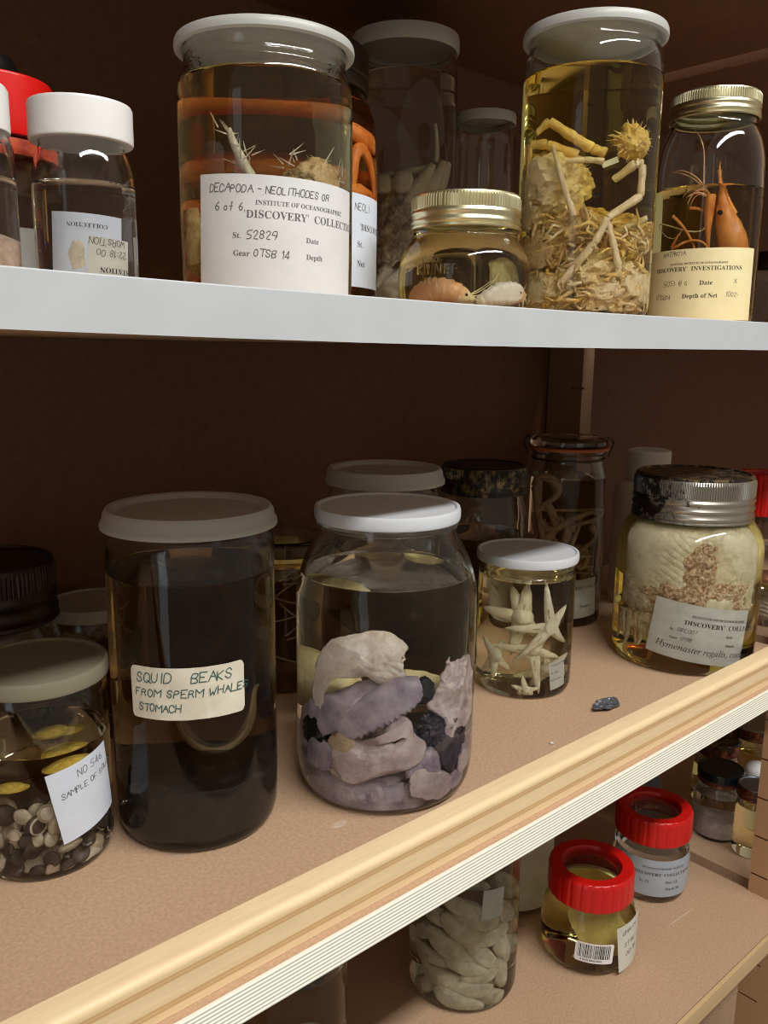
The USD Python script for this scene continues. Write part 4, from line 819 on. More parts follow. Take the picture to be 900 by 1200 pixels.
def flap(J, u, v, z, w, h, rot, seed, thick=.0035):
    c0 = J.at((u, v, z), .9); a0 = math.atan2(u, v); out = math.sin(a0)*J.r+math.cos(a0)*J.t; sd = math.cos(a0)*J.r-math.sin(a0)*J.t
    def P(a, b):
        x, y = 2*a-1, 2*b-1; X = x*np.sqrt(1-y*y/2)*w/2; Y = y*np.sqrt(1-x*x/2)*h/2
        k = 1+.35*(meshkit.noise(np.stack([np.arctan2(Y, X)*1.1, 0*X+seed, 0*X], -1), seed)-.5); X, Y = X*k, Y*k
        cr, sr = math.cos(rot), math.sin(rot); X, Y = X*cr-Y*sr, X*sr+Y*cr
        bul = .006*(1-x*x)*(1-y*y)+.003*np.sin(5*x+seed)*np.abs(y)-.0035*np.clip(y, 0, 1)**2
        return c0+X[..., None]*sd+Y[..., None]*zz+(bul-X*X/(2*J.R))[..., None]*out
    return J.keep(creased(noisy(sheet(P, thick, 56, 48), .0016, 130, seed), .0008, 130, seed), .935)
for i, (u, v, z, w, h, mt, rot, lb) in enumerate((
    (-.387, .66, .0135, .0562, .0374, "organ_lilac", -.1, "broad lilac flap at the bottom left of the sweet jar"), (-.258, .80, .0396, .0593, .0312, "organ_pink_grey", .25, "wide smooth grey-pink flap left of centre, under the rolls"),
    (.043, .70, .0105, .0437, .0275, "organ_lilac", .1, "lilac flap at the bottom centre of the sweet jar"), (.493, .76, .0203, .0374, .0237, "organ_pink_grey", -.35, "pale pointed flap lowest at the front right of the sweet jar"),
    (.398, .72, .0345, .0287, .0212, "organ_lilac", .5, "upright lilac flap right of centre"), (-.428, .78, .0521, .0212, .0125, "organ_tan", .3, "tan ragged scrap left of the curling fold"),
    (-.682, .62, .0376, .0287, .0275, "organ_lilac", .6, "grey-lilac flap at the left glass"), (.667, .60, .0414, .0212, .0287, "organ_dark", .2, "dark purple flap at the right glass"),
    (.80, .42, .0284, .0137, .0187, "organ_pink_grey", .4, "small pale scrap at the right glass"), (.74, .5, .0185, .0162, .0162, "organ_lilac", -.2, "small lilac scrap low at the right glass"))):
    solo("organ_piece", flap(J, u, v, z, w, h, rot, 40+i), mt, lb, "specimen", smooth=60)
for i, (u, v, z, r_, mt, lb) in enumerate(((.50, .5, .0585, .014, "organ_dark", "dark grainy mass under the pinkish curtain"), (.25, .5, .052, .012, "organ_dark", "dark clot just right of the curling fold"), (-.66, .45, .0513, .015, "organ_black", "dark shadowy lump under the thick roll at the left"), (.62, .45, .046, .013, "organ_dark", "dark purple grainy clot by the right glass"), (.15, .5, .040, .013, "organ_dark", "dark lump behind the curling fold"))):
    solo("organ_piece", J.keep(noisy(blob(J.at((u, v, z), .8), (r_*1.1, r_, r_*.85), 5, .4, 6, 30+i), .0022, 300, i)), mt, lb, "specimen", smooth=45)
solo("organ_piece", J.keep(creased(noisy(blob(J.at((0, -.1, .022)), (.057, .052, .019), 5, .12, 4, 77), .0016, 120), .0010, 100, 9)), "organ_lilac", "broad lilac mass lining the whole floor of the sweet jar", "specimen", smooth=60)

# --- starfish jar
J = Jar("short jar of cream starfish with a flat blue-white lid", .6231, .4932, 0, .0455,
        [(.039, .0004), (.042, .0006), (.0446, .005), (.0455, .012), (.0455, .108), (.0450, .1135), (.0432, .1155), (.0432, .1175), (.0450, .1195), (.0450, .1245), (.0445, .1265)], liq=.1105, liquid="liquid_straw", wall=.0024)
J.add("lid", disc_lid(.0478, .1245, .0085), "lid_blue_white", "flat blue-white snap lid")
def starfish(key, label, w, grp=None):
    q = A(J, key, .86); cen = q[0]; c = thing("starfish", label, "starfish", J.c); ms, gr = [], []
    for t_ in q[1:]:
        d = t_-cen; L = np.linalg.norm(d); side = np.cross(d, J.t); bend = np.cross(d, zz); 
        w0 = w; ctl = [cen-d*.05, cen+d*.18, cen+d*.5+J.t*L*.05, cen+d*.82+J.t*L*.02, t_]
        ms.append(tube(ctl, [w*1.0, w*1.0, w*.76, w*.48, w*.08], 12, 22, flat=.7, up=J.t, noise=.06, seed=5))
        gr.append(tube([p+J.t*w*.56*k for p, k in zip(ctl[1:], (1, .75, .45, .15))], [w*.16, w*.14, w*.1, w*.04], 6, 12, flat=.6, up=J.t))
    man = None
    for m_ in ms+[blob(cen, (w*1.35, w*1.35, w*1.35), 2, .05)]:
        q_ = mf.Manifold(mf.Mesh(np.asarray(m_.vertices, np.float32), np.asarray(m_.faces, np.uint32)))
        man = q_ if man is None else man+q_
    body = tm(man) if man.num_tri() > 50 else cat_(ms)
    part(c, "body", J.keep(noisy(body, .0004, 500), .93), "starfish_skin", smooth=70)
    for g in gr: part(c, "arm_groove", J.keep(g, .935), "starfish_groove", "groove along an arm", smooth=60)
starfish("s1", "cream starfish spread against the front glass, one arm straight up", .0052)
starfish("s2", "broad-armed starfish behind the front one, two arms reaching the waterline", .0070)
starfish("s3", "cream starfish with a drooping arm, below the front one", .0050)
starfish("s4", "starfish curled at the lower left of the starfish jar", .0050)
starfish("s5", "tiny starfish lying on the bottom of the jar", .0032)
starfish("s6", "starfish seen edge-on behind the little paper label", .0050)
LBL = thing("paper_slip", "tiny printed paper label inside the starfish jar, lower right", "paper", J.c)
part(LBL, "sheet", J.wrap(paper(.019, .027, 16, 6), .0424, .83, .0225, .12), "paper_wet")
for txt, h, zt in (("COLLECTION", .0020, .0310), ("St. 500", .0018, .0235), ("DISCOVERY", .0016, .0165)):
    part(LBL, "lettering", J.wrap(shift(lettering(txt, h, "serif", thin=.2), 0, 0, .0002), .0424, .83-.0078/.0424, zt, .12), "ink_grey", smooth=False)

# --- left jar of small beaks
J = Jar("short jar of round brown beaks with a grey lid, at the left edge", .1725, .513, 0, .0410,
        [(.034, .0004), (.037, .0006), (.0400, .006), (.0410, .016), (.0410, .108), (.0405, .114), (.0395, .1165), (.0395, .1205)], liq=.0800, liquid="liquid_tea", wall=.0022)
J.add("lid", disc_lid(.0426, .1175, .0098), "lid_grey_plastic", "dull grey press-on lid")
LBL = J.add("label", J.wrap(paper(.043, .047, 40, 8), .04120, .62, .0505, .18), "paper_blue", "bluish-white paper label stuck on askew", local=False)
for i, (txt, h, s_, zt) in enumerate((("NO 546", .0046, -.006, .0640), ("SAMPLE OF SQUID", .0036, -.0165, .0525))):
    ink(J, LBL, handwriting(txt, h, .0004, 71+i), "ink_pencil", .62+s_/.0412, zt, .0412, .22, "handwriting")
rb = np.random.RandomState(8); placed = []
for i in range(4000):
    if len(placed) >= 120: break
    a = rb.uniform(-1.35, 1.35); rho = .80 if rb.rand() < .75 else rb.uniform(.3, .7); z = rb.uniform(.006, .044)-.008*(a > .5); r_ = rb.uniform(.0042, .0082)
    p = np.array([rho*math.sin(a), rho*math.cos(a)]); w = np.r_[p*J.R, z]
    if any(np.linalg.norm(w-o) < .68*(r_+s_) for o, s_ in placed): continue
    placed.append((w, r_))
    cen = J.at((p[0], p[1], z)); kk = rb.choice(3, p=[.42, .33, .25]); dirn = (J.at((p[0]*1.2, p[1]*1.2, z), 2)-cen); dirn = dirn/np.linalg.norm(dirn)+rb.normal(size=3)*.5; dirn /= np.linalg.norm(dirn)
    T = trimesh.geometry.align_vectors([0, 0, 1], dirn); T[:3, 3] = cen
    cup = lathe([(0, -.55*r_), (.6*r_, -.45*r_), (.95*r_, -.1*r_), (r_, .1*r_), (.92*r_, .28*r_), (.78*r_, .33*r_), (.55*r_, .42*r_), (0, .5*r_)], 18); cup.apply_transform(T)
    c = thing("squid_beak", "small round squid beak in the heap at the bottom of the short left jar", "beak", cen, "round beaks heaped in the left jar")
    part(c, "shell", J.keep(cup), ["beak_dark", "beak_tan", "beak_pale"][kk], smooth=60)
    if i % 4 == 0:
        rg = lathe([(.70*r_, .36*r_), (.88*r_, .34*r_), (.86*r_, .40*r_), (.72*r_, .44*r_)], 18, closed=True); rg.apply_transform(T)
        part(c, "pale_rim", J.keep(rg), "beak_pale" if kk != 2 else "beak_tan", smooth=60)
for i, (u, v, z, r_, lb) in enumerate(((.16, .02, .0790, .0075, "golden oval beak floating at the surface of the short left jar"), (.33, .55, .0685, .0092, "larger golden oval beak just under the surface of the short left jar"), (-.42, .6, .0600, .0065, "golden beak at the left glass of the short left jar"), (.40, .0, .0775, .006, "golden beak floating beside another, nearer the label"))):
    cen = J.at((u, v, z)); c = thing("squid_beak", lb, "beak", cen)
    part(c, "shell", move(lathe([(0, -.3*r_), (.7*r_, -.25*r_), (1.15*r_, 0), (.9*r_, .25*r_), (.5*r_, .42*r_), (0, .48*r_)], 24, wob=lambda v_, t: v_*[1.25, .9, 1]), *cen), "floating_gold", smooth=60)
    part(c, "pale_rim", move(lathe([(1.0*r_, -.16*r_), (1.34*r_, -.10*r_), (1.34*r_, -.04*r_), (1.0*r_, .02*r_)], 24, closed=True, wob=lambda v_, t: v_*[1.2, .95, 1]), *cen), "floating_gold", smooth=60)

# --- cushion star jar
J = Jar("wide yellow jar with a worn tin lid, crammed with a cream cushion star", .8175, .4357, 0, .0726,
        [(.062, .0004), (.067, .0006), (.0708, .006), (.0726, .016), (.0726, .118), (.0715, .130), (.066, .142), (.060, .149), (.0575, .152), (.0575, .178)], liq=.1495, liquid="liquid_yellow", wall=.003)
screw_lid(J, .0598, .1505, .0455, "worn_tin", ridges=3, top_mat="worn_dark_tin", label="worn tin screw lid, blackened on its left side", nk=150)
c = thing("cushion_star", "swollen wrinkled cream cushion star with brown ruffled seams", "starfish", J.c)
def front_pad(a0, a1, z0, z1, amp, sc, seed, rho=.89, n=60, m=50, thick=.008, lump=0):
    def P(u, v):
        th = a0+(a1-a0)*u; z = z0+(z1-z0)*v
        pu = np.stack([th*J.R, z, 0*th], -1)
        edge = np.sin(PI*np.clip(u, .02, .98))**.3*np.sin(PI*np.clip(v, .02, .98))**.3
        r_ = J.R*rho*(1-.16*(1-edge))-amp*meshkit.fbm(pu*sc+seed, 4, seed)-lump*(meshkit.noise(pu*sc*.4+seed, seed))
        return np.stack([0*th, 0*th, z], -1)+J.c*[1, 1, 0]+r_[..., None]*(np.sin(th)[..., None]*J.r+np.cos(th)[..., None]*J.t)
    return J.keep(sheet(P, thick, n, m), .94)
def cushion(u, v):
    th = -1.25+2.6*u; z = .060+.086*v
    vs = np.exp(-((th-.19-.25*(z-.11)/.05*.2)/.17)**2); hs = np.exp(-((z-.080-.012*np.sin(1.6*th))/.010)**2)
    lobes = .0035*np.sin(3.3*th+.6)*np.sin(70*z)+.006*meshkit.fbm(np.stack([th*2.6, z*36, 0*z], -1), 3, 4)
    flank = np.exp(-((th+.22)/.20)**2)*np.clip((z-.078)/.01, 0, 1)
    pleats = flank*.0011*np.sin(900*z+40*th)+hs*.0012*np.sin(95*th+4*np.sin(200*z))
    r_ = J.R*.93-.0045*vs-.003*hs-lobes+pleats-.016*np.clip((z-.128)/.018, 0, 1)**2-.010*np.clip((.066-z)/.006, 0, 1)**2
    r_ = r_-.012*np.clip((np.abs(th-.05)-1.05)/.25, 0, 1)
    return np.stack([0*th, 0*th, z], -1)+J.c*[1, 1, 0]+r_[..., None]*(np.sin(th)[..., None]*J.r+np.cos(th)[..., None]*J.t)
part(c, "body", J.keep(creased(noisy(sheet(cushion, .006, 170, 110), .0009, 160, 4), .0006, 140, 3), .955), "cushion_cream", smooth=70)
part(c, "mouth_seam", J.keep(noisy(front_pad(-.04, .42, .084, .134, .014, 200, 9, rho=.972, n=90, m=90), .0026, 260), .962), "cushion_brown", "granular brown seam", smooth=40)
part(c, "mouth_seam", J.keep(noisy(front_pad(-.75, 1.25, .064, .095, .013, 170, 12, rho=.974, n=170, m=56), .0028, 240), .962), "cushion_brown", "granular brown band", smooth=40)
part(c, "ruffled_edge", J.keep(noisy(front_pad(-1.15, -.45, .060, .088, .010, 260, 7, rho=.955, n=80, m=50), .0012, 400), .96), "cushion_ruffle", "finely pleated brownish edge", smooth=50)
part(c, "core", J.keep(blob(J.at((0, -.15, .105)), (.056, .056, .038), 4, .15, 3, 4)), "cushion_cream", smooth=60)
q = A(J, "hymtuft")
for i in range(7):
    p = J.at((-.85+.09*i, .42+.05*i, .055)); part(c, "tube_foot", J.keep(tube([p, p+[0, 0, -.015], p+J.r*rs.uniform(-.004, .004)-[0, 0, .030+.008*rs.rand()]], [.004, .0034, .0018], 8, 10, noise=.3, seed=i)), "cushion_brown" if i % 3 == 0 else "cushion_ruffle", "soft strand hanging from its underside", smooth=60)
part(c, "lower_lobe", front_pad(-1.2, -.4, .028, .066, .010, 120, 15, rho=.86), "cushion_ruffle", smooth=60)
LBL = thing("paper_slip", "cream DISCOVERY COLLECTIONS paper label inside the cushion star jar", "paper", J.c)
RL = .0695; t0 = .26; rr_ = -.135
part(LBL, "sheet", J.wrap(paper(.098, .058, 60, 8), RL, t0, .0440, rr_), "paper_wet")
for txt, h, s_, zt in (("INSTITUTE OF OCEANOGRAPHIC", .0025, -.010, .0615), ("‘DISCOVERY’  COLLECTIONS", .0046, -.018, .0545), ("St.", .0026, -.030, .0475), ("Gear", .0026, -.030, .0390), ("Date", .0026, .025, .0405), ("Depth", .0026, .025, .0315)):
    part(LBL, "lettering", J.wrap(shift(lettering(txt, h, "serif", thin=.2), 0, 0, 0.0004), RL, t0+s_/RL, zt, rr_), "ink_black", smooth=False)
for i, (txt, h, s_, zt) in enumerate((("085,007", .0036, -.023, .0470), ("OTSB", .0032, -.019, .0380))):
    part(LBL, "handwriting", J.wrap(shift(handwriting(txt, h, .0004, 81+i, slant=.3), 0, 0, 0.0004), RL, t0+s_/RL, zt, rr_), "ink_black", smooth=False)
part(LBL, "handwriting", J.wrap(shift(lettering("Hymenaster regalis, coelom", .0062, "italic"), 0, 0, 0.0004), RL, t0-.043/RL, .0300, rr_), "ink_black", smooth=False)

# --- wire-bail preserving jar behind the starfish jar
J = Jar("preserving jar with an orange rubber seal and wire bail, by the rear post", .8204, .5966, 0, .0463,
        [(.040, .0004), (.044, .0008), (.0460, .007), (.0463, .018), (.0463, .160), (.0452, .174), (.0420, .186), (.0405, .191), (.0405, .200), (.0435, .2012), (.0435, .2035)], liq=.172, liquid="liquid_pale", wall=.003)
J.add("rubber_seal", lathe([(.034, .2042), (.0462, .2042), (.0466, .2058), (.0462, .2076), (.034, .2076)], 70, closed=True), "orange_rubber", "orange rubber sealing ring")
J.add("glass_lid", lathe([(0, .2085), (.043, .2085), (.0445, .2105), (.0440, .2150), (.040, .2185), (.034, .2195), (.030, .2178), (0, .2165)], 70), "glass_green", "clear glass lid")
for sgn in (-1, 1):
    sd = sgn*J.r
    J.add("wire_bail", tube([J.c+sd*.0462+[0, 0, .196]+J.t*.006, J.c+sd*.0495+[0, 0, .207], J.c+sd*.0505+[0, 0, .214]-J.t*.004, J.c+sd*.044+[0, 0, .218]], .0011, 8, 16), "wire", "wire clip", local=False, smooth=60)
J.add("wire_bail", tube([J.c+[0, 0, .194]+.0424*(math.sin(a)*J.r+math.cos(a)*J.t) for a in np.linspace(-PI, PI, 40)], .0011, 8), "wire", "wire collar", local=False, smooth=60)
q = A(J, "kb", .85)
c = thing("brittle_star", "tangled pale brown brittle star filling the wire-bail jar", "brittle star", J.c)
part(c, "disc", J.keep(blob(q[8]-J.t*.01, (.012, .012, .010), 3, .3, 4, 2)), "brittle_arm", smooth=60)
for i, idx in enumerate(([0, 1, 2, 3, 4, 5], [5, 6, 7, 12], [4, 5, 6, 9], [5, 8, 9, 10], [8, 9, 11, 10], [6, 9, 12], [3, 5, 8], [0, 4, 8, 11])):
    part(c, "arm", J.keep(tube(q[idx], np.linspace(.0050, .0022, len(idx)), 9, 34, noise=.3, seed=i)), "brittle_arm", smooth=60)
rk = np.random.RandomState(12)
for i in range(12):
    a0 = rk.uniform(-1.2, 1.2); z0_ = rk.uniform(.055, .125); pts = [J.at((.72*math.sin(a0+.5*k*rk.uniform(-1, 1)), .62*math.cos(a0)*rk.uniform(.6, 1), z0_+rk.uniform(-.018, .018))) for k in range(4)]
    part(c, "arm", J.keep(tube(pts, [.0036, .0032, .0026, .0014], 8, 26, noise=.3, seed=i)), "brittle_arm", smooth=60)
LBL = thing("paper_slip", "curved printed label inside the wire-bail jar near its bottom", "paper", J.c)
part(LBL, "sheet", J.wrap(paper(.07, .046, 40, 6), .0428, .25, .0335, .08), "paper_wet")
for txt, h, s_, zt in (("DISCOVERY COLLECTIONS", .0036, -.014, .0440), ("St. 52", .0034, -.010, .0350), ("Depth", .0036, .012, .0235)):
    part(LBL, "lettering", J.wrap(shift(lettering(txt, h, "serif", thin=.2), 0, 0, .0002), .0428, .25+s_/.0428, zt, .08), "ink_black", smooth=False)

# --- back row of the middle shelf
J = Jar("clear jar with a frosted flared lid, directly behind the sweet jar", .4863, .5440, 0, .050,
        [(.044, .0004), (.048, .0008), (.050, .008), (.050, .185), (.0485, .196), (.0465, .199), (.0465, .209)], liq=.15, liquid="liquid_murky")
J.add("lid", snap_lid(.0520, .2042, .0132), "lid_frosted", "frosted press-on lid with a flared skirt")
J = Jar("jar with a black rusted tin lid, between sweet jar and wire-bail jar", .655, .5794, 0, .0445,
        [(.039, .0004), (.043, .0008), (.0445, .008), (.0445, .140), (.0440, .155), (.0415, .166), (.040, .170), (.040, .185)], liq=.13, liquid="liquid_amber_brown")
screw_lid(J, .0438, .1735, .0285, "worn_dark_tin", ridges=1, top_mat="black_plastic", label="black rusted tin lid", nk=130)
J = Jar("jar with a shiny gold ring and glass top, glimpsed between two big jars", .455, .650, 0, .043,
        [(.038, .0004), (.042, .0008), (.043, .008), (.043, .112), (.0415, .120), (.040, .123), (.040, .138)], liq=.108, liquid="liquid_amber_brown")
J.add("gold_ring", lathe([(.0402, .120), (.0425, .120), (.0432, .1225), (.0422, .124), (.0432, .1255), (.0428, .1290), (.0402, .1290)], 90, closed=True), "gold_band", "gold screw ring")
J.add("glass_top", lathe([(0, .137), (.0398, .137), (.0412, .1395), (.0405, .142), (.038, .143), (0, .1415)], 70), "glass", "clear glass top")
c = thing("sea_spider", "thin pale legs criss-crossing in the gold-ringed jar", "specimen", J.c)
for i in range(9): 
    p = J.at((rs.uniform(-.7, .2), .5, .03+.08*rs.rand())); part(c, "leg", J.keep(tube([p, p+J.r*rs.uniform(.02, .04)+zz*rs.uniform(-.02, .02), p+J.r*.05+zz*rs.uniform(-.03, .02)], .0009, 6, 12)), "crab_pale", smooth=60)
J = Jar("squat jar with a dark ribbed tin lid at the back left", .182, .6255, 0, .046,
        [(.040, .0004), (.044, .0008), (.046, .008), (.046, .100), (.0445, .112), (.042, .118), (.041, .122), (.041, .135)], liq=.09, liquid="liquid_amber_brown")
screw_lid(J, .0450, .1235, .0445, "dark_tin", ridges=2, top_mat="dark_tin", label="dark ribbed tin lid", nk=90)
J = Jar("low jar with a pale frosted lid, half hidden behind the dark-lidded one", .272, .665, 0, .034,
        [(.030, .0004), (.033, .0008), (.034, .008), (.034, .09), (.0325, .097), (.0325, .104)], liq=.07, liquid="liquid_amber_brown")
J.add("lid", disc_lid(.0362, .1005, .0105), "lid_frosted", "frosted lid")
J = thing("plastic_bottle", "milky white plastic bottle behind the cushion star jar", "bottle", (.955, .572, 0))
part(J, "body", move(lathe([(0, 0), (.036, 0), (.0395, .003), (.0405, .012), (.0405, .138), (.0395, .147), (.034, .153), (.028, .156), (.026, .158), (0, .158)], 64), .955, .572), "bottle_white", smooth=50)
part(J, "cap", move(lathe([(0, .159), (.0255, .159), (.0268, .1605), (.0268, .1935), (.0255, .1955), (.023, .1965), (0, .1965)], 64), .955, .572), "bottle_white", smooth=40)
# right edge of the middle shelf (next bay)
J = Jar("small jar with a thin gold lid at the right edge, beyond the cushion star jar", 1.005, .424, 0, .033,
        [(.028, .0004), (.031, .0006), (.033, .006), (.033, .036), (.031, .043), (.029, .046), (.029, .052)], liq=.040, liquid="liquid_clear")
J.add("lid", lathe([(0, .0525), (.028, .0525), (.0305, .0465), (.0312, .0475), (.0305, .0500), (.0312, .0530), (.0300, .0550), (0, .0555)], 70), "gold_lacquer", "thin gold lid")
for i in range(6):
    p = J.at((-.6, .5, .008+.005*i)); solo("worm_specimen", J.keep(tube([p, p+J.r*.012+zz*.004, p+J.r*.028-zz*.002, p+J.r*.04+zz*.003], .0030, 8, 18)), "crab_pale", "pale plump worm coiled in the small gold-lidded jar at the right edge", "worm", "worms in the small gold-lidded jar", smooth=60)
J = Jar("jar with a bright red screw cap standing at the far right of the middle shelf", 1.135, .505, 0, .038,
        [(.033, .0004), (.036, .0006), (.038, .006), (.038, .07), (.036, .085), (.0335, .095), (.0325, .10), (.0325, .118)], liq=.06, liquid="liquid_clear")
red_cap(J, .0362, .1045, .055)
solo("red_berry", move(blob((0, 0, 0), (.009, .009, .009), 3, .1), *J.at((-.5, .3, .045))), "crab_red", "dark red lump in the red-capped jar at the far right", "specimen", smooth=60)

# --- litter on the middle shelf
q = [(.6165, .4060), (.628, .398), (.6445, .3975), (.6535, .4065), (.6485, .4125), (.633, .4150), (.622, .4105)]
tp = trimesh.creation.extrude_polygon(sg.Polygon(q), .0006); tp = tp.subdivide().subdivide().subdivide().subdivide(); v = tp.vertices.copy(); v[:, 2] += .0002+.0045*meshkit.fbm(v*[160, 160, 0], 3, 4)+.0012*meshkit.noise(v*[700, 700, 0], 4); tp = trimesh.Trimesh(v, tp.faces, process=False)
solo("tape_scrap", tp, "kerf_tape", "torn scrap of shiny dark grey tape on the shelf by the pine rail", "tape", smooth=30)
solo("paint_flake", move(blob((0, 0, .0009), (.0019, .0014, .0009), 2, .3), .539, .393), "paper_white", "tiny white flake on the shelf left of the tape scrap", "flake")
solo("scratch_mark", tube([(.789, .4085, -.2999), (.816, .4068, -.2999), (.842, .4060, -.2999)], [.0003, .0010, .0002], 6, 12, flat=.15, up=(0, 0, 1)), "smear", "pale scratch on the lower shelf, right of the barcode jar", "scratch")
solo("adhesive_smear", move(blob((0, 0, 0), (.007, .003, .00025), 3, .3, 3), .3315, .4130), "smear", "faint pale glue smear on the shelf between the two big jars", "smear")

# ================================================================ LOWER ROW
LZ = -.3
J = Jar("tall jar packed with pale wrinkled pods, half hidden under the middle shelf", .5626, .5044, LZ, .0536,
        [(.045, .0004), (.049, .0006), (.0526, .006), (.0536, .016), (.0536, .18), (.051, .192), (.049, .20)], liq=.165, liquid="liquid_pale")
J.add("lid", disc_lid(.052, .197, .009), "lid_frosted", "frosted lid")
rp = np.random.RandomState(14); placed = []
fixed = [(-.05, .80, -.289, 1.25, .30), (.15, .78, -.276, 1.1, .05), (-.35, .72, -.268, 1.2, .25), (.30, .78, -.264, 1.0, .30), (-.55, .62, -.252, 1.2, .35), (.05, .82, -.252, 1.0, .30), (.62, .55, -.262, 1.05, 1.45), (.62, .55, -.236, 1.1, 1.1), (.28, .8, -.238, 1.1, .8), (-.25, .78, -.233, 1.35, .55), (.3, .78, -.222, 1.2, .1), (-.6, .6, -.225, 1.0, .5), (-.05, .82, -.214, 1.2, .6), (.5, .65, -.214, 1.0, .4), (.2, .8, -.202, 1.2, .3), (-.4, .7, -.205, 1.1, .4), (.55, .62, -.196, 1.0, .9), (0, .8, -.19, 1.1, .3), (-.62, .55, -.285, 1.0, .6), (.45, .65, -.287, 1.0, .15)]
for i in range(20): fixed.append((rp.uniform(-.6, .6), rp.uniform(-.2, .35), rp.uniform(-.288, -.16), rp.uniform(.9, 1.3), rp.uniform(0, 1.5)))
for i, (u, v, z, k, ang) in enumerate(fixed):
    L = .0195*k; W = .0086*k
    m_ = trimesh.creation.icosphere(3); vv = m_.vertices*[L, W*.7, W]; vv[:, 2] += .10*vv[:, 0]**2/L; vv *= (1+.22*(meshkit.fbm(m_.vertices*3+i, 3, i)-.5))[:, None]
    s_ = (1 if rp.rand() < .75 else -1); ca, sa = math.cos(-ang*s_), math.sin(-ang*s_); vv = np.stack([vv[:, 0]*ca-vv[:, 2]*sa, vv[:, 1], vv[:, 0]*sa+vv[:, 2]*ca], 1)
    w = J.at((u, v, z), .8)+vv[:, :1]*J.r+vv[:, 1:2]*J.t+vv[:, 2:]*zz
    solo("pale_pod", J.keep(trimesh.Trimesh(w, m_.faces, process=False), .94), "pod_skin", "pale wrinkled pod packed among others in the tall lower jar", "pod", "pods in the tall lower jar", smooth=70)
LBL = thing("paper_slip", "plain paper slip at the upper right inside the pod jar", "paper", J.c)
part(LBL, "sheet", J.wrap(paper(.022, .03, 14, 4), .0505, .55, -.185, -.05), "paper_wet")
RP = [(.0365, .0004), (.041, .0006), (.046, .006), (.0488, .018), (.0488, .040), (.0465, .054), (.0415, .066), (.0385, .072), (.0385, .088)]
J = Jar("rounded jar with a red screw cap and barcode sticker, nearest on the lower shelf", .6931, .4474, LZ, .0488, RP, liq=.068, liquid="liquid_gold")
red_cap(J, .0437, .0700, .0295)
ST = J.add("barcode_sticker", J.wrap(paper(.0385, .0215, 30, 6, round_=.0015), .0490, .17, -.2700, -.06), "barcode_white", "white barcode sticker", local=False)
bars, x_, rb = [], -.0165, random.Random(3)
while x_ < .0155:
    w_ = rb.choice([.0003, .0003, .0006, .0009]); bars.append(shift(trimesh.creation.box([w_, .0148, .00006]), x_+w_/2, .0018)); x_ += w_+rb.choice([.0003, .0005, .0008])
part(ST, "barcode", J.wrap(shift(cat_(bars), 0, 0, .0002), .0490, .17, -.2700, -.06), "ink_black", smooth=False)
part(ST, "lettering", J.wrap(shift(lettering("5 0123 8840 9921", .0019, "serif"), -.0135, -.0088, .0002), .0490, .17, -.2700, -.06), "ink_black", smooth=False)
LBL = J.add("label", J.wrap(paper(.050, .052, 40, 8, trim=lambda X, Y: Y-.30*(X+.025)*(Y < 0)*0), .0490, 1.18, -.2665, .12), "paper_wet", "handwritten paper label on its right side", local=False)
for i, (txt, s_, zt) in enumerate((("UMAY M", -.020, -.2540), ("ST 84", -.016, -.2680), ("Depth", -.013, -.2790))):
    part(LBL, "handwriting", J.wrap(shift(handwriting(txt, .0046, .0005, 91+i), 0, 0, .0002), .0490, 1.18+s_/.049, zt, .12), "ink_pencil", smooth=False)
def Pf(u, v):
    th = -.3+1.1*u; rr = .9-.9*np.abs(u-.35)
    return np.stack([0*u, 0*u, -.292+.055*v], -1)+J.c*[1, 1, 0]+(J.R*.62)*((np.sin(th*1.3)*1.0)[..., None]*J.r+(.8-.9*u)[..., None]*J.t*.8)+(.006*np.sin(6*v))[..., None]*J.r
solo("folded_paper", J.keep(sheet(Pf, .0008, 24, 12)), "organ_yellow", "curled yellowed sheet inside the barcode jar", "paper", smooth=60)
J = Jar("red-capped jar of bluish paper standing behind the barcode jar", .8407, .4641, LZ, .0435,
        [(.033, .0004), (.037, .0006), (.041, .006), (.0435, .018), (.0435, .038), (.0425, .052), (.0395, .066), (.038, .071), (.038, .086)], liq=.060, liquid="liquid_clear")
red_cap(J, .0432, .0715, .0300)
LBL = thing("paper_slip", "bluish printed paper lining the jar behind the barcode jar", "paper", J.c)
part(LBL, "sheet", J.wrap(paper(.115, .044, 60, 8), .0385, .2, -.2680, -.02), "paper_blue")
for txt, h, s_, zt in (("OF OCEANOGRAPHIC SCIENCES", .0022, -.016, -.2560), ("‘DISCOVERY’ COLLECTIONS", .0036, -.026, -.2640), ("St. 51", .0030, -.018, -.2735), ("Date 21", .0030, .010, -.2735), ("Depth 90", .0030, .010, -.2815)):
    part(LBL, "lettering", J.wrap(shift(lettering(txt, h, "serif", thin=.1), 0, 0, .0002), .0385, .2+s_/.0385, zt, -.02), "ink_black", smooth=False)
J = Jar("jar with a wrap-round white label, behind the pods and the barcode jar", .706, .560, LZ, .046,
        [(.040, .0004), (.044, .0008), (.046, .008), (.046, .15), (.043, .165), (.041, .17), (.041, .18)], liq=.13, liquid="liquid_pale")
LBL = J.add("label", J.wrap(paper(.13, .085, 50, 6), .04625, -.1, -.2500), "paper_wet", "tall white label", local=False)
part(LBL, "handwriting", J.wrap(shift(handwriting("TU", .012, .0009, 3), 0, 0, .0002), .04625, -.45, -.2300), "ink_pencil", smooth=False)
J.add("lid", disc_lid(.0445, .176, .009), "lid_frosted", "frosted lid")
J = Jar("dark glass jar with a crumpled pale tangle, bottom left beneath the rail", .365, .515, LZ, .045,
        [(.039, .0004), (.043, .0008), (.045, .008), (.045, .14), (.042, .155), (.040, .16), (.040, .17)], liq=.12, liquid="liquid_murky")
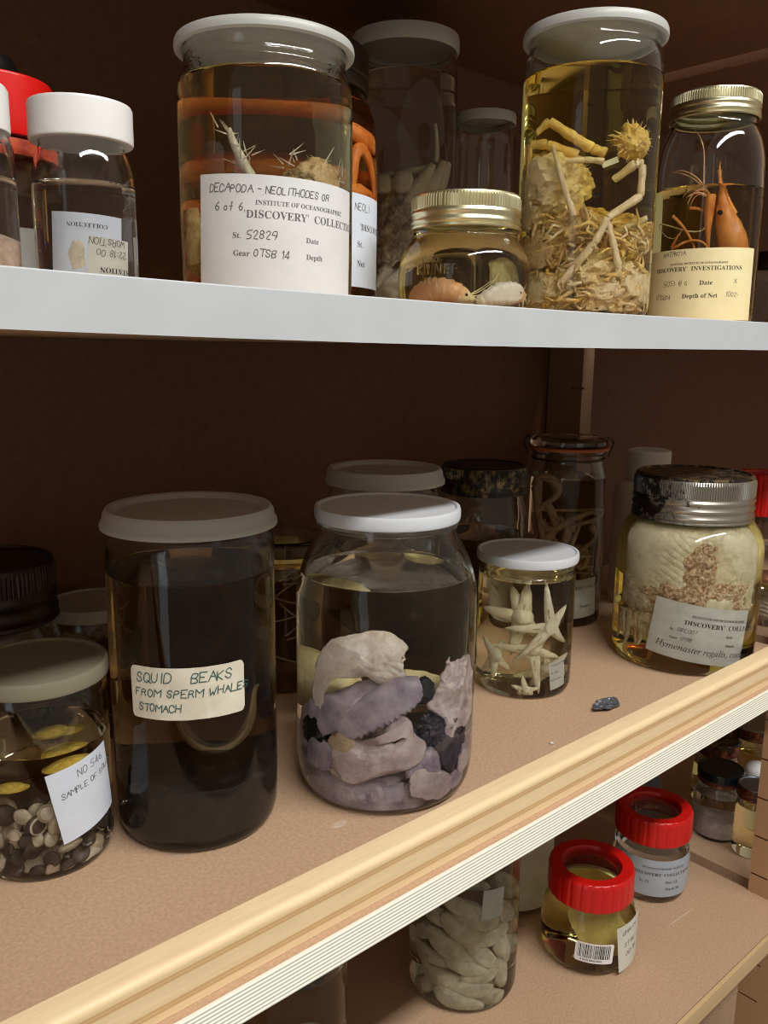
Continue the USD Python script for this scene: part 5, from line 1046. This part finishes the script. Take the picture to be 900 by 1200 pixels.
J.add("lid", disc_lid(.043, .166, .009), "dark_brown_plastic", "dark lid")
for i in range(5):
    p = J.at((-.3+.15*i, .75, -.25+.012*(i % 3))); solo("gut_strand", J.keep(tube([p, p+J.r*.008+zz*.012, p+J.r*.02+zz*.004, p+J.r*.016-zz*.012, p+J.r*.03-zz*.004], .0026, 8, 26)), "crab_pale", "pale looping strand in the dark jar under the rail", "strand", "strands in the dark jar", smooth=60)
J = Jar("small jar with a glossy teal-black lid at the front of the next bay", 1.0103, .4686, -.302, .0312,
        [(.027, .0004), (.0295, .0006), (.031, .005), (.0312, .012), (.0312, .056), (.030, .063), (.0272, .069), (.0265, .071), (.0265, .084)], liq=.058, liquid="liquid_pale", wall=.002)
J.add("lid", lathe([(.0262, .0735), (.0278, .0735), (.0282, .0745), (.0276, .0765), (.0282, .0785), (.0276, .0800)], 70), "copper_tin", "coppery rim below the lid")
J.add("lid_top", lathe([(.0262, .0800), (.0286, .0800), (.0290, .0815), (.0290, .0885), (.0280, .0905), (.0262, .0908), (.025, .0898), (0, .0898)], 70), "teal_black_enamel", "glossy teal-black lid")
solo("powder_specimen", J.keep(lathe([(0, .0045), (.0275, .0045), (.0277, .026), (.012, .031), (0, .030)], 40).apply_translation(J.c)), "organ_pink_grey", "grey sediment in the teal-lidded jar", "specimen", smooth=50)
J = Jar("small amber jar with a steel-grey lid, half behind the slotted post", 1.0011, .4176, -.302, .0227,
        [(.0195, .0004), (.0215, .0006), (.0226, .005), (.0227, .012), (.0227, .060), (.0215, .067), (.020, .072), (.020, .086)], liq=.064, liquid="liquid_gold", wall=.0018)
J.add("lid", lathe([(.0202, .0755), (.0222, .0755), (.0227, .0770), (.0218, .0790), (.0227, .0810), (.0227, .0880), (.0215, .0905)], 64), "copper_tin", "coppery screw rim")
J.add("lid_top", lathe([(.0205, .0895), (.0218, .0905), (.0212, .0915), (.0195, .0915), (.0188, .0905), (0, .0905)], 64), "steel_grey_tin", "steel-grey lid top")
for x, y, r_, lb in ((1.085, .512, .0300, "jar with a rusty brown lid behind the teal-lidded jar"), (1.175, .500, .0330, "jar with a wide brown lid, farthest back beside the post")):
    J = Jar(lb, x, y, -.302, r_, [(r_*.86, .0004), (r_*.95, .0006), (r_, .006), (r_, .058), (r_*.95, .066), (r_*.88, .072), (r_*.88, .088)], liq=.055, liquid="liquid_gold", wall=.002)
    J.add("lid", lathe([(r_*.88, .074), (r_*.97, .074), (r_, .0755), (r_*.97, .078), (r_, .0805), (r_, .090)], 70), "copper_tin", "rusty brown screw rim")
    J.add("lid_top", lathe([(r_*.93, .0895), (r_*.99, .0905), (r_*.95, .0925), (0, .0915)], 70), "worn_dark_tin" if x < 1.1 else "lid_grey_plastic", "lid top")
J = thing("white_cap_bottle", "small yellowish bottle with a domed white cap, between the lidded jars and the post", "bottle", (1.075, .449, -.302))
part(J, "body", move(lathe([(0, 0), (.016, 0), (.0178, .003), (.018, .05), (.014, .056), (0, .056)], 48), 1.075, .449, -.302), "liquid_cap_body" if False else "bottle_white", smooth=50)
part(J, "cap", move(lathe([(0, .057), (.0165, .057), (.0175, .059), (.0175, .073), (.015, .079), (.008, .082), (0, .0825)], 48), 1.075, .449, -.302), "cap_white", smooth=50)
solo("plastic_bag", noisy(blob((.985, .560, -.277), (.030, .026, .025), 4, .35, 4, 6), .004, 90), "clear_plastic_film", "crumpled bluish clear plastic bag at the back, behind the red-capped jar", "bag", smooth=20)
